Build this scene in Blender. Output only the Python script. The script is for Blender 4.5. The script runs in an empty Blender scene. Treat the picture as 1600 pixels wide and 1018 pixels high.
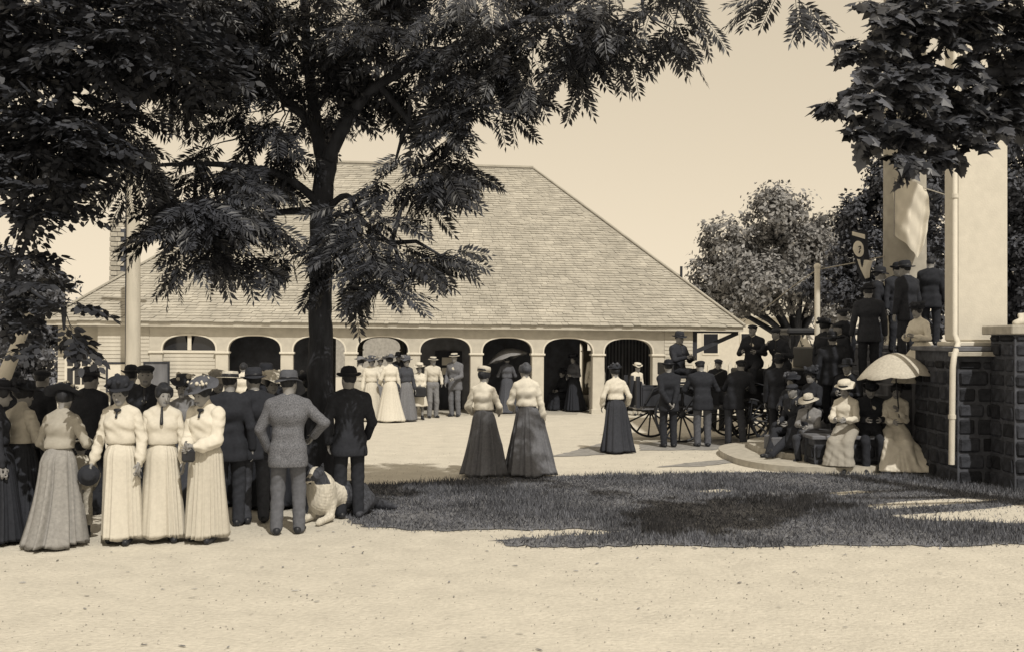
import bpy, math, random
import numpy as np
from mathutils import Vector, Matrix, Euler

C = bpy.context.scene.collection
SC = bpy.context.scene
R = math.radians
PI = math.pi

# ------------------------------------------------------------------ camera
HC, F, YH = 2.1, 1700.0, 530.0          # eye height, focal length and horizon line in 1600-px photograph units
cam_d = bpy.data.cameras.new('camera')
cam = bpy.data.objects.new('camera', cam_d); C.objects.link(cam)
cam.location = (0, 0, HC); cam.rotation_euler = (R(90), 0, 0)
cam_d.sensor_width = 36; cam_d.lens = 36 * F / 1600
cam_d.shift_y = (YH - 509) / 1600
cam_d.clip_end = 4000
SC.camera = cam

# ------------------------------------------------------------------ light
SUN_EL = R(50); SUN_H = Vector((.38, -.92)).normalized()
world = bpy.data.worlds.new("World"); SC.world = world; world.use_nodes = True
wt = world.node_tree; wt.nodes.clear()
sky = wt.nodes.new('ShaderNodeTexSky'); sky.sky_type = 'NISHITA'; sky.sun_disc = False
sky.sun_elevation = SUN_EL
sky.sun_rotation = math.atan2(SUN_H.x, SUN_H.y)
sky.air_density = 1.0; sky.dust_density = .6; sky.ozone_density = 1.0
bw = wt.nodes.new('ShaderNodeRGBToBW')
tint = wt.nodes.new('ShaderNodeMixRGB'); tint.blend_type = 'MULTIPLY'; tint.inputs[0].default_value = 1
tint.inputs[2].default_value = (3.35, 2.87, 2.16, 1)       # an even, cream-toned summer sky
bg = wt.nodes.new('ShaderNodeBackground'); bg.inputs[1].default_value = .15
wo = wt.nodes.new('ShaderNodeOutputWorld')
L = wt.links.new
gam = wt.nodes.new('ShaderNodeGamma'); gam.inputs[1].default_value = .3
L(sky.outputs[0], bw.inputs[0]); L(bw.outputs[0], gam.inputs[0]); L(gam.outputs[0], tint.inputs[1]); L(tint.outputs[0], bg.inputs[0]); L(bg.outputs[0], wo.inputs[0])
sun_d = bpy.data.lights.new('sun', 'SUN'); sun_d.energy = 3.2; sun_d.angle = R(.6); sun_d.color = (1, .93, .80)
sun = bpy.data.objects.new('sun', sun_d); C.objects.link(sun)
sv = Vector((SUN_H.x * math.cos(SUN_EL), SUN_H.y * math.cos(SUN_EL), math.sin(SUN_EL)))
sun.rotation_euler = sv.to_track_quat('Z', 'Y').to_euler(); sun.location = sv * 60
SC.view_settings.view_transform = 'Standard'; SC.view_settings.look = 'None'
SC.view_settings.exposure = 0; SC.view_settings.gamma = 1; SC.view_settings.use_curve_mapping = False
SC.cycles.max_bounces = 6; SC.cycles.transparent_max_bounces = 4

# ------------------------------------------------------------------ helpers
def gy(py): return F * HC / (py - YH)
def at(px, py, Y): return Vector(((px - 800) / F * Y, Y, HC - (py - YH) / F * Y))
def gpt(px, py):
    Y = gy(py); return Vector(((px - 800) / F * Y, Y, 0))

def tag(o, label=None, cat=None, group=None, kind=None):
    if label: o['label'] = label
    if cat: o['category'] = cat
    if group: o['group'] = group
    if kind: o['kind'] = kind
    return o

def empty(name, loc=(0, 0, 0), rz=0, label=None, cat=None, group=None):
    o = bpy.data.objects.new(name, None); C.objects.link(o)
    o.location = loc; o.rotation_euler = (0, 0, rz); o.empty_display_size = .2
    return tag(o, label, cat, group)

def link(name, me, parent=None, loc=(0, 0, 0)):
    o = bpy.data.objects.new(name, me); C.objects.link(o); o.parent = parent; o.location = loc
    return o

def np_mesh(name, V, Fc, mats, smooth=True, midx=None):
    """V (n,3) array, Fc (m,k) array of equal-sized polygons."""
    V = np.asarray(V, np.float32); Fc = np.asarray(Fc, np.int32)
    me = bpy.data.meshes.new(name)
    m, k = Fc.shape
    me.vertices.add(len(V)); me.vertices.foreach_set('co', V.ravel())
    me.loops.add(m * k); me.loops.foreach_set('vertex_index', Fc.ravel())
    me.polygons.add(m); me.polygons.foreach_set('loop_start', np.arange(0, m * k, k, dtype=np.int32))
    me.polygons.foreach_set('loop_total', np.full(m, k, np.int32))
    me.polygons.foreach_set('use_smooth', np.full(m, smooth, bool))
    for x in (mats if isinstance(mats, (list, tuple)) else [mats]): me.materials.append(x)
    if midx is not None: me.polygons.foreach_set('material_index', np.asarray(midx, np.int32))
    me.update(calc_edges=True); me.validate()
    return me

class MB:
    """Collects shapes into one mesh."""
    def __init__(s): s.v, s.f, s.sm = [], [], []
    def add(s, vs, fs, smooth=False):
        n = len(s.v); s.v += [tuple(v) for v in vs]
        s.f += [tuple(i + n for i in f) for f in fs]; s.sm += [smooth] * len(fs); return s
    def box(s, x0, x1, y0, y1, z0, z1, bev=0, M=None):
        b = min(bev, (x1-x0)/2.2, (y1-y0)/2.2, (z1-z0)/2.2)
        if b <= 0:
            vs = [Vector((x, y, z)) for z in (z0, z1) for y in (y0, y1) for x in (x0, x1)]
            fs = [(0,2,3,1),(4,5,7,6),(0,1,5,4),(2,6,7,3),(0,4,6,2),(1,3,7,5)]
        else:                                   # 24 vertices: chamfered box
            vs = []; idx = {}
            for k, z in ((0, z0), (1, z1)):
                for j, y in ((0, y0), (1, y1)):
                    for i, x in ((0, x0), (1, x1)):
                        sx, sy, sz = (1 if i == 0 else -1) * b, (1 if j == 0 else -1) * b, (1 if k == 0 else -1) * b
                        for ax, p in enumerate(((x, y+sy, z+sz), (x+sx, y, z+sz), (x+sx, y+sy, z))):
                            idx[i, j, k, ax] = len(vs); vs.append(Vector(p))
            fs = []
            g = lambda i, j, k, a: idx[i, j, k, a]
            for i in (0, 1): fs.append([g(i,0,0,0), g(i,1,0,0), g(i,1,1,0), g(i,0,1,0)])
            for j in (0, 1): fs.append([g(0,j,0,1), g(1,j,0,1), g(1,j,1,1), g(0,j,1,1)])
            for k in (0, 1): fs.append([g(0,0,k,2), g(1,0,k,2), g(1,1,k,2), g(0,1,k,2)])
            for i in (0, 1):
                for j in (0, 1): fs.append([g(i,j,0,0), g(i,j,1,0), g(i,j,1,1), g(i,j,0,1)])
                for k in (0, 1): fs.append([g(i,0,k,0), g(i,1,k,0), g(i,1,k,2), g(i,0,k,2)])
                for j in (0, 1):
                    for k in (0, 1): fs.append([g(i,j,k,0), g(i,j,k,1), g(i,j,k,2)])
            for j in (0, 1):
                for k in (0, 1): fs.append([g(0,j,k,1), g(1,j,k,1), g(1,j,k,2), g(0,j,k,2)])
            c = Vector(((x0+x1)/2, (y0+y1)/2, (z0+z1)/2)); out = []
            for f in fs:
                n = (vs[f[1]]-vs[f[0]]).cross(vs[f[2]]-vs[f[0]])
                m = sum((vs[i] for i in f), Vector())/len(f)
                out.append(f if n.dot(m-c) > 0 else f[::-1])
            fs = out
        if M is not None: vs = [M @ v for v in vs]
        return s.add(vs, fs)
    def bar(s, a, b, w, t, up=(0, 0, 1)):
        """a rectangular bar from a to b, w wide across, t thick along up"""
        a, b = Vector(a), Vector(b); d = (b-a); ln = d.length; d.normalize()
        sd = d.cross(Vector(up));
        if sd.length < 1e-4: sd = Vector((1, 0, 0))
        sd.normalize(); u = sd.cross(d)
        M = Matrix((( *d, 0), (*sd, 0), (*u, 0), (0, 0, 0, 1))).transposed(); M.translation = a
        return s.box(0, ln, -w/2, w/2, -t/2, t/2, 0, M)
    def tube(s, pts, rad, n=8, cap=True, smooth=True):
        pts = [Vector(p) for p in pts]
        if not hasattr(rad, '__len__'): rad = [rad]*len(pts)
        ref = None; rings = []
        for i, p in enumerate(pts):
            d = (pts[min(i+1, len(pts)-1)] - pts[max(i-1, 0)]).normalized()
            if ref is None:
                ref = d.cross(Vector((0, 1, 0)));
                if ref.length < .1: ref = d.cross(Vector((1, 0, 0)))
            ref = (ref - d*ref.dot(d)).normalized(); b = d.cross(ref)
            rings.append([p + (ref*math.cos(2*PI*k/n) + b*math.sin(2*PI*k/n))*rad[i] for k in range(n)])
        return s.rings(rings, cap, smooth)
    def rings(s, rings, cap=True, smooth=True, close=True):
        n = len(rings[0]); vs = [v for r in rings for v in r]; fs = []
        for i in range(len(rings)-1):
            for k in range(n if close else n-1):
                fs.append((i*n+k, i*n+(k+1) % n, (i+1)*n+(k+1) % n, (i+1)*n+k))
        s.add(vs, fs, smooth)
        if cap:
            s.add(rings[0], [tuple(range(n))[::-1]]); s.add(rings[-1], [tuple(range(n))])
        return s
    def lathe(s, prof, n=24, M=None, smooth=True, fn=None, cap=True):
        rings = []
        for r, z in prof:
            rg = []
            for k in range(n):
                t = 2*PI*k/n; v = Vector((r*math.cos(t), r*math.sin(t), z))
                if fn: v = fn(v, t, r)
                rg.append(M @ v if M is not None else v)
            rings.append(rg)
        return s.rings(rings, cap, smooth)
    def ball(s, c, r, n=8, m=5):
        c = Vector(c); rr = r if hasattr(r, '__len__') else (r, r, r)
        rings = [[c + Vector((rr[0]*math.sin(PI*(i+.02)/(m+.04))*math.cos(2*PI*k/n), rr[1]*math.sin(PI*(i+.02)/(m+.04))*math.sin(2*PI*k/n),
                  -rr[2]*math.cos(PI*(i+.02)/(m+.04)))) for k in range(n)] for i in range(m+1)]
        return s.rings(rings, True, True)
    def mesh(s, name, mat):
        me = bpy.data.meshes.new(name); me.from_pydata(s.v, [], s.f)
        me.polygons.foreach_set('use_smooth', s.sm); me.materials.append(mat); me.update()
        return me
    def build(s, name, mat, parent=None, loc=(0, 0, 0)):
        return link(name, s.mesh(name, mat), parent, loc)

# ------------------------------------------------------------------ materials
def tone(v):
    t = min(1, max(0, (v-.03)/.32))
    a = (.97, 1.06, 1.36); b = (1.0, .955, .86)
    return tuple(v*(a[i]*(1-t)+b[i]*t) for i in range(3)) + (1,)

_mats = {}
def mat(name, v, rough=.85, var=.2, scale=6.0, detail=5, bump=0.0, bscale=None, island=0.0, objrnd=0.0, stretch=(1, 1, 1), spec=.25, wave=None, trans=0.0, coarse=0.0):
    """one plain-toned surface with grain, an optional bump, piece-to-piece variation"""
    if name in _mats: return _mats[name]
    m = bpy.data.materials.new(name); m.use_nodes = True; nt = m.node_tree; N = nt.nodes; ln = nt.links.new
    P = N['Principled BSDF']; P.inputs['Roughness'].default_value = rough
    P.inputs['Specular IOR Level'].default_value = spec
    tc = N.new('ShaderNodeTexCoord'); mp = N.new('ShaderNodeMapping'); mp.inputs['Scale'].default_value = stretch
    ln(tc.outputs['Object'], mp.inputs[0])
    no = N.new('ShaderNodeTexNoise'); no.inputs['Scale'].default_value = scale; no.inputs['Detail'].default_value = detail
    ln(mp.outputs[0], no.inputs['Vector'])
    mr = N.new('ShaderNodeMapRange'); mr.inputs[1].default_value = .3; mr.inputs[2].default_value = .7
    mr.inputs[3].default_value = 1-var; mr.inputs[4].default_value = 1+var
    ln(no.outputs[0], mr.inputs[0]); val = mr.outputs[0]
    def mul(x, lo, hi):
        q = N.new('ShaderNodeMapRange'); q.inputs[3].default_value = lo; q.inputs[4].default_value = hi; ln(x, q.inputs[0])
        mm = N.new('ShaderNodeMath'); mm.operation = 'MULTIPLY'; ln(val_box[0], mm.inputs[0]); ln(q.outputs[0], mm.inputs[1]); val_box[0] = mm.outputs[0]
    val_box = [val]
    if coarse:
        n2 = N.new('ShaderNodeTexNoise'); n2.inputs['Scale'].default_value = scale*.13; n2.inputs['Detail'].default_value = 3
        ln(tc.outputs['Object'], n2.inputs['Vector']); mul(n2.outputs[0], 1-coarse*1.4, 1+coarse*1.4)
    if island:
        ge = N.new('ShaderNodeNewGeometry'); mul(ge.outputs['Random Per Island'], 1-island, 1+island)
    if objrnd:
        oi = N.new('ShaderNodeObjectInfo'); mul(oi.outputs['Random'], 1-objrnd, 1+objrnd)
    mx = N.new('ShaderNodeMixRGB'); mx.blend_type = 'MULTIPLY'; mx.inputs[0].default_value = 1
    mx.inputs[1].default_value = tone(v); ln(val_box[0], mx.inputs[2]); ln(mx.outputs[0], P.inputs['Base Color'])
    if bump or wave:
        bp = N.new('ShaderNodeBump'); bp.inputs['Strength'].default_value = bump or .5; bp.inputs['Distance'].default_value = .02
        if wave:
            w = N.new('ShaderNodeTexWave'); w.bands_direction = wave[0]; w.inputs['Scale'].default_value = wave[1]
            w.inputs['Distortion'].default_value = wave[2]; ln(tc.outputs['Object'], w.inputs['Vector']); ln(w.outputs['Fac'], bp.inputs['Height'])
        else:
            n3 = N.new('ShaderNodeTexNoise'); n3.inputs['Scale'].default_value = bscale or scale*4; n3.inputs['Detail'].default_value = 4
            ln(mp.outputs[0], n3.inputs['Vector']); ln(n3.outputs[0], bp.inputs['Height'])
        ln(bp.outputs[0], P.inputs['Normal'])
    if trans:
        tr = N.new('ShaderNodeBsdfTranslucent'); ln(mx.outputs[0], tr.inputs[0]); ms = N.new('ShaderNodeMixShader'); ms.inputs[0].default_value = trans
        ln(P.outputs[0], ms.inputs[1]); ln(tr.outputs[0], ms.inputs[2]); ln(ms.outputs[0], N['Material Output'].inputs[0])
    _mats[name] = m
    return m

def cloth(v, kind='wool'):
    return mat('cloth_%s_%03d' % (kind, round(v*1000)), v, rough=.92, var={'tweed': .5, 'linen': .06, 'felt': .1}.get(kind, .14), scale=30 if kind != 'tweed' else 90,
               bump=.12 if kind != 'tweed' else .3, bscale=110, spec=.12)

M_SAND = mat('sand', .56, rough=.95, var=.09, scale=20, detail=10, bump=.7, bscale=26, coarse=.13)
M_LAWN = mat('lawn_soil', .17, rough=1, var=.35, scale=9, bump=.6)
M_GRASS = mat('grass_blade', .105, rough=.7, var=.35, scale=1.3, island=.55)
M_BARK = mat('bark', .035, rough=.95, var=.4, scale=9, bump=.9, bscale=22, stretch=(1, 1, .25))
M_LEAF = mat('leaf_walnut', .042, rough=.42, var=.25, scale=3, island=.6, objrnd=.4, spec=.45, trans=.24)
M_LEAF2 = mat('leaf_elm', .034, rough=.55, var=.25, scale=3, island=.5, objrnd=.3, spec=.3, trans=.1)
M_MAPLE = mat('leaf_maple', .055, rough=.42, var=.25, scale=3, island=.75, objrnd=.9, spec=.45, trans=.2)
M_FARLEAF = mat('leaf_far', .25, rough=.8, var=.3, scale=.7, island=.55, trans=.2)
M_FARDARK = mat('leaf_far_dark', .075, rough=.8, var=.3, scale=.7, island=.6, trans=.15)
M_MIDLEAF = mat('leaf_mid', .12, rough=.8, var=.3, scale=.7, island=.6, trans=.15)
M_SHINGLE = mat('roof_shingle', .40, rough=.9, var=.12, scale=3, island=.09, coarse=.2)
M_PAINT = mat('pale_paint', .56, rough=.7, var=.07, scale=5, coarse=.08)
M_PAINT2 = mat('cream_frieze', .50, rough=.8, var=.1, scale=5, coarse=.1)
M_SIDING = mat('siding', .50, rough=.8, var=.1, scale=4, island=.08)
M_TRIM = mat('white_trim', .66, rough=.6, var=.05, scale=5)
M_COL2 = mat('shaded_plaster', .36, rough=.9, var=.12, scale=5, bump=.15, bscale=40, coarse=.2)  # rear column darkened: its shade goes into the colour, so the banner stands out
M_COL = mat('white_plaster', .62, rough=.8, var=.05, scale=9, bump=.15, bscale=40)
M_DKWOOD = mat('dark_wood', .035, rough=.7, var=.3, scale=6, stretch=(1, 1, .2))
M_MIDWOOD = mat('grey_wood', .16, rough=.8, var=.3, scale=6, stretch=(1, 1, .2))
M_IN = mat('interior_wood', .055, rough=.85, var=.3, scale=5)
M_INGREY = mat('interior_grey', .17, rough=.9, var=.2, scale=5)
M_GLASS = mat('dark_glass', .02, rough=.08, var=.1, spec=.6)
M_STONE = mat('dark_stone', .035, rough=.95, var=.4, scale=9, bump=.9, bscale=20, objrnd=.5)
M_MORTAR = mat('mortar', .075, rough=1, var=.3, scale=12)
M_SLAB = mat('pale_slab', .42, rough=.9, var=.15, scale=8, bump=.2)
M_STEP = mat('step_stone', .14, rough=.95, var=.3, scale=6, bump=.3)
M_BRICK = mat('chimney_brick', .38, rough=.95, var=.2, scale=9, objrnd=.2)
M_BLACK = mat('black_lacquer', .022, rough=.45, var=.2, spec=.35)
M_IRON = mat('iron', .03, rough=.5, var=.2)
M_POLE = mat('pale_pole', .47, rough=.9, var=.12, scale=8, stretch=(1, 1, .15), bump=.3)
M_FLAG = mat('white_flag', .72, rough=.9, var=.06, scale=5, trans=.2)
M_HIDE = mat('white_hide', .55, rough=.8, var=.1, scale=8)
# ------------------------------------------------------------------ signed-distance bodies: one continuous surface each
def rotm(yaw=0, pitch=0, tilt=0):
    """pitch: nod forward (+), tilt: towards the figure's left (+)"""
    return np.array((Matrix.Rotation(R(yaw), 3, 'Z') @ Matrix.Rotation(R(pitch), 3, 'X') @ Matrix.Rotation(R(tilt), 3, 'Y')), np.float32)

class SDF:
    def __init__(s): s.p = []; s.cuts = []; s.noise = None
    def cap(s, a, b, ra, rb=None, k=.03, sub=False):
        s.p.append(('c', np.array(a, np.float32), np.array(b, np.float32), ra, ra if rb is None else rb, k, sub)); return s
    def ell(s, c, r, Rm=None, k=.02, sub=False):
        s.p.append(('e', np.array(c, np.float32), np.array(r, np.float32), Rm, 0, k, sub)); return s
    def cut(s, p, n): s.cuts.append((np.array(p, np.float32), np.array(n, np.float32))); return s
    def box(s, q):
        if q[0] == 'c':
            r = max(q[3], q[4]); return np.minimum(q[1], q[2])-r, np.maximum(q[1], q[2])+r
        r = q[2].max() if q[3] is not None else q[2]
        return q[1]-r, q[1]+r
    def mesh(s, h):
        add = [q for q in s.p if not q[6]]
        lo = np.min([s.box(q)[0] for q in add], 0)-3*h-.012; hi = np.max([s.box(q)[1] for q in add], 0)+3*h+.012
        n = np.ceil((hi-lo)/h).astype(int)+1
        ax = [(lo[i]+h*np.arange(n[i])).astype(np.float32) for i in range(3)]
        Fv = np.full(n, .2, np.float32)
        for q in s.p:
            l, u = s.box(q); m = q[5]+3*h
            i0 = np.clip(np.floor((l-m-lo)/h).astype(int), 0, n-1); i1 = np.clip(np.ceil((u+m-lo)/h).astype(int)+1, 1, n)
            if (i1 <= i0).any(): continue
            sl = tuple(slice(a, b) for a, b in zip(i0, i1))
            x = ax[0][sl[0]][:, None, None]; y = ax[1][sl[1]][None, :, None]; z = ax[2][sl[2]][None, None, :]
            if q[0] == 'c':
                a, b = q[1], q[2]; ba = b-a; L2 = float(ba @ ba)+1e-9
                t = np.clip(((x-a[0])*ba[0]+(y-a[1])*ba[1]+(z-a[2])*ba[2])/L2, 0, 1)
                d = np.sqrt((x-a[0]-ba[0]*t)**2+(y-a[1]-ba[1]*t)**2+(z-a[2]-ba[2]*t)**2)-(q[3]+(q[4]-q[3])*t)
            else:
                X, Y, Z = x-q[1][0], y-q[1][1], z-q[1][2]
                if q[3] is not None:
                    M = q[3]; X, Y, Z = M[0,0]*X+M[1,0]*Y+M[2,0]*Z, M[0,1]*X+M[1,1]*Y+M[2,1]*Z, M[0,2]*X+M[1,2]*Y+M[2,2]*Z
                r = q[2]; k0 = np.sqrt((X/r[0])**2+(Y/r[1])**2+(Z/r[2])**2); k1 = np.sqrt((X/r[0]**2)**2+(Y/r[1]**2)**2+(Z/r[2]**2)**2)
                d = k0*(k0-1)/np.maximum(k1, 1e-6)
            f = Fv[sl]; k = q[5]
            if q[6]:
                d = -d; hh = np.clip(.5-.5*(f-d)/k, 0, 1); Fv[sl] = f*(1-hh)+d*hh+k*hh*(1-hh)
            else:
                hh = np.clip(.5+.5*(f-d)/k, 0, 1); Fv[sl] = f*(1-hh)+d*hh-k*hh*(1-hh)
        x = ax[0][:, None, None]; y = ax[1][None, :, None]; z = ax[2][None, None, :]
        if s.noise:
            amp, fr, sd = s.noise
            Fv = Fv + amp*(np.sin(fr*(x*1.1+z*.6)+sd+1.5*np.sin(fr*.37*(y+z)+sd))*np.cos(fr*(z*.9-y*.5)+sd*2.1)+.5*np.sin(fr*2.1*(z*.8+x*.5-y*.4)+sd*3.3)).astype(np.float32)
        for p, nn in s.cuts:
            Fv = np.maximum(Fv, (x-p[0])*nn[0]+(y-p[1])*nn[1]+(z-p[2])*nn[2])
        return snets(Fv, lo, h)

def snets(Fv, lo, h):
    S = Fv < 0
    n = np.array(Fv.shape); c = n-1
    cnt = np.zeros(c, np.int8)
    off = [(i, j, k) for i in (0, 1) for j in (0, 1) for k in (0, 1)]
    for i, j, k in off: cnt += S[i:c[0]+i, j:c[1]+j, k:c[2]+k]
    I = np.argwhere((cnt > 0) & (cnt < 8))
    idx = np.full(c, -1, np.int32); idx[I[:, 0], I[:, 1], I[:, 2]] = np.arange(len(I))
    val = {o: Fv[I[:, 0]+o[0], I[:, 1]+o[1], I[:, 2]+o[2]] for o in off}
    acc = np.zeros((len(I), 3), np.float32); num = np.zeros(len(I), np.float32)
    for o in off:
        for a in range(3):
            if o[a]: continue
            o2 = tuple(v+(1 if q == a else 0) for q, v in enumerate(o))
            f0, f1 = val[o], val[o2]; m = (f0 < 0) != (f1 < 0)
            t = np.where(m, f0/np.where(m, f0-f1, 1), 0)
            for q in range(3): acc[:, q] += np.where(m, o[q]+(t if q == a else 0), 0)
            num += m
    V = (I+acc/num[:, None])*h+lo
    faces = []
    for a in range(3):
        b, d = (a+1) % 3, (a+2) % 3
        s0 = [slice(1, c[q]) for q in range(3)]; s0[a] = slice(0, c[a]); s1 = list(s0); s1[a] = slice(1, c[a]+1)
        A, B = S[tuple(s0)], S[tuple(s1)]
        E = np.argwhere(A != B); fl = A[E[:, 0], E[:, 1], E[:, 2]]
        for q in (b, d): E[:, q] += 1
        def at_(db, dd):
            P = E.copy(); P[:, b] -= db; P[:, d] -= dd; return idx[P[:, 0], P[:, 1], P[:, 2]]
        Q = np.stack([at_(1, 1), at_(0, 1), at_(0, 0), at_(1, 0)], 1)
        Q[~fl] = Q[~fl][:, ::-1]; faces.append(Q)
    Q = np.concatenate(faces); Q = Q[(Q >= 0).all(1)]
    return V, Q

def v3(*a): return np.array(a, np.float32)
def nrm(v): return v/(np.linalg.norm(v)+1e-9)
def ik2(a, t, l1, l2, pole):
    d = t-a; D = np.linalg.norm(d)
    if D > (l1+l2)*.995: t = a+d*((l1+l2)*.995/D); d = t-a; D = np.linalg.norm(d)
    if D < abs(l1-l2)*1.05+.05: D2 = abs(l1-l2)*1.05+.05; t = a+d/(D+1e-6)*D2; d = t-a; D = D2
    u = d/D; x = (l1*l1-l2*l2+D*D)/(2*D); hgt = math.sqrt(max(l1*l1-x*x, 0))
    p = pole-u*float(pole @ u); p = nrm(p)
    return a+u*x+p*hgt, t

M_SKIN = mat('skin', .25, rough=.6, var=.08, scale=12, spec=.3)
M_HAIR = mat('hair_dark', .022, rough=.6, var=.4, scale=30, stretch=(1, 1, .4))
M_HAIRG = mat('hair_brown', .07, rough=.6, var=.4, scale=30, stretch=(1, 1, .4))
M_SHOE = mat('shoe_leather', .022, rough=.4, var=.3)
M_EYE = mat('eye', .05, rough=.3, var=.1)
M_LIP = mat('lip', .13, rough=.6, var=.1)
M_CUFF = cloth(.62, 'linen')

POSE_N = [0]
def person(label, x, y, z=0, face=0, H=1.72, sex='m', h=.014, pz=.90, po=(0, 0), lean=(0, -.01), head=(0, 5, 0), hl=None, hr=None,
           fl=(.1, .0), fr=(-.1, .0), fz=(0, 0), toe=12, sit=False, headk=1.0, top=.05, legs=.05, skirt=None, belt=None, hat=None, hair=None, shirt=.62,
           coat='jacket', tie=None, mous=False, curl=.5, group=None, flare=.34, pleat=.018, npl=17, train=.05, topk='wool', legk='wool',
           ep=None, hem=.03, sleeve=1.0, wid=1.0, seed=None, hips=1.0):
    POSE_N[0] += 1; sd = seed if seed is not None else POSE_N[0]*1.7
    rnd = random.Random(POSE_N[0]*7+3)
    k = H/1.72
    fem = sex == 'f'
    if tie is None: tie = not fem
    P = v3(po[0], po[1], pz)
    up = nrm(v3(lean[0], lean[1], .52)); N = P+up*.53; W = P+up*.16; Cc = P+up*.36
    sw = (.142 if fem else .172)*wid
    if hl is None: hl = (.25*wid+.01, -.04, .80)
    if hr is None: hr = (-.25*wid-.01, -.04, .80)
    arms = []
    for sgn, t in ((1, hl), (-1, hr)):
        S = N+v3(sgn*sw, .01, -.068); t = v3(*t)
        pole = v3(sgn*.6, .8, -.5) if ep is None else v3(sgn*ep[0], ep[1], ep[2])
        E, Wr = ik2(S, t, .285, .255, pole); arms.append((S, E, Wr, sgn))
    legsj = []
    for sgn, ft, zz in ((1, fl, fz[0]), (-1, fr, fz[1])):
        Hp = P+v3(sgn*.09, 0, -.03); A = v3(ft[0], ft[1], .085+zz)
        l1, l2 = (.42, .40)
        if not sit: D0 = float(np.linalg.norm(A-Hp)); q0 = .503 if skirt is not None else .515; l1, l2 = D0*q0, D0*(.4995 if skirt is not None else .492)
        K, A = ik2(Hp, A, l1, l2, v3(sgn*.12, -1, .15))
        if not sit and skirt is not None: K = (Hp+A)*.5
        legsj.append((Hp, K, A, sgn))
    Rh = rotm(*head)
    NT = N+up*.062+v3(0, -.018, 0)
    HD = NT+Rh @ v3(0, -.012, .085*headk)
    hd = lambda a, b, c: HD+(Rh @ v3(a, b, c))*headk
    # ---- body
    b = SDF()
    r0, r1, r2, r3 = ((.085, .082, .098, .055) if fem else (.085, .095, .108, .065))
    b.cap(P+v3(-.075, 0, -.01), P+v3(.075, 0, -.01), .085 if fem else .10).cap(W+v3(-.045, 0, 0), W+v3(.045, 0, 0), r1, k=.06)
    b.cap(Cc+v3(-.075, 0, 0), Cc+v3(.075, 0, 0), r2, k=.08).cap(N+v3(-sw*.8, .01, -.05), N+v3(sw*.8, .01, -.05), r3, k=.06)
    b.cap(P, Cc, *((.07, .075) if fem else (.085, .09)), k=.05)
    b.cap(N+v3(0, .01, -.04), NT+v3(0, .01, .03), .05 if fem else .057, .047 if fem else .053, k=.03)
    for S, E, Wr, sgn in arms:
        b.cap(S, E, .048, .036, k=.03).cap(E, Wr, .037, .024, k=.01)
        d = nrm(Wr-E); n0 = v3(-sgn, .15, 0); n_ = nrm(n0-d*float(n0 @ d)); w_ = np.cross(n_, d)*sgn
        if w_[1] > 0: w_ = -w_
        b.cap(Wr+d*.02-w_*.014, Wr+d*.075-w_*.024, .016, .014, k=.01).cap(Wr+d*.02+w_*.014, Wr+d*.075+w_*.024, .016, .014, k=.012)
        fr_ = .0095 if h < .017 else .012
        for q, ln in enumerate((.066, .075, .07, .055)):
            o = w_*(.03-.02*q); a0 = Wr+d*.08+o; a1 = a0+nrm(d+n_*curl*.5)*ln*.5+o*.12; a2 = a1+nrm(d+n_*curl*1.6)*ln*.5
            b.cap(a0, a1, fr_, fr_*.95, k=.004).cap(a1, a2, fr_*.95, fr_*.85, k=.004)
        t0 = Wr+d*.03+w_*.026; t1 = t0+nrm(d*.7+w_*.75+n_*.3)*.035; t2 = t1+nrm(d+w_*.2+n_*.5)*.03
        b.cap(t0, t1, .012, .011, k=.008).cap(t1, t2, .0105, .009, k=.005)
    for Hp, K, A, sgn in legsj:
        b.cap(Hp, K, .075, .05, k=.04).cap(K, A, .05, .034, k=.03)
        ty = R(toe*sgn); td = v3(math.sin(ty), -math.cos(ty), 0); b.cap(A+v3(0, 0, -.04)-td*.04, A+td*.13+v3(0, 0, -.055), .03, .022, k=.03)
    # head with a face
    b.ell(hd(0, .014, .022), v3(.073, .09, .088)*headk, Rh, k=.03)
    b.ell(hd(0, -.028, -.035), v3(.058, .06, .078)*headk, Rh, k=.04)
    b.cap(hd(0, -.062, -.092), hd(0, -.058, -.085), .024*headk, k=.03)
    b.ell(hd(.031, -.084, .004), v3(.018, .012, .011)*headk, Rh, k=.012, sub=True).ell(hd(-.031, -.084, .004), v3(.018, .012, .011)*headk, Rh, k=.012, sub=True)
    b.cap(hd(0, -.082, .006), hd(0, -.106, -.034), .008*headk, .0135*headk, k=.012)
    b.ell(hd(0, -.083, -.064), v3(.023, .011, .008)*headk, Rh, k=.008)
    for sgn in (1, -1): b.ell(hd(sgn*.073, .008, -.01), v3(.011, .02, .03)*headk, Rh, k=.008)
    Vb, Qb = b.mesh(h)
    # lips take their own colour
    fc = Vb[Qb].mean(1); dl = (fc-hd(0, -.092, -.064)) @ Rh
    lip = (np.abs(dl[:, 0]) < .024*headk) & (np.abs(dl[:, 2]) < .009*headk) & (np.abs(dl[:, 1]) < .03)
    root = link('person', np_mesh('person_body', Vb*k, Qb, [M_SKIN, M_LIP], True, lip.astype(int)))
    root.location = (x, y, z); root.rotation_euler = (0, 0, R(face)); tag(root, label, 'person', group)
    def part(name, sdf, m, hh=None):
        V, Q = sdf.mesh(hh or h); return link(name, np_mesh(name, V*k, Q, m), root)
    hm = M_HAIR if hair is None else hair
    # ---- eyes, brows, hair
    if h < .0135 and abs(((face+head[0]+180) % 360)-180) < 100:
        for sgn in (1, -1):
            link('eye', MB().ball(Vector(hd(sgn*.03, -.076, .003))*k, (.010*k, .006*k, .006*k), 8, 5).mesh('eye', M_EYE), root)
    hs = SDF()
    hs.ell(hd(0, .022, .03), v3(.08, .092, .088)*headk, Rh, k=.02)
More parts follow.
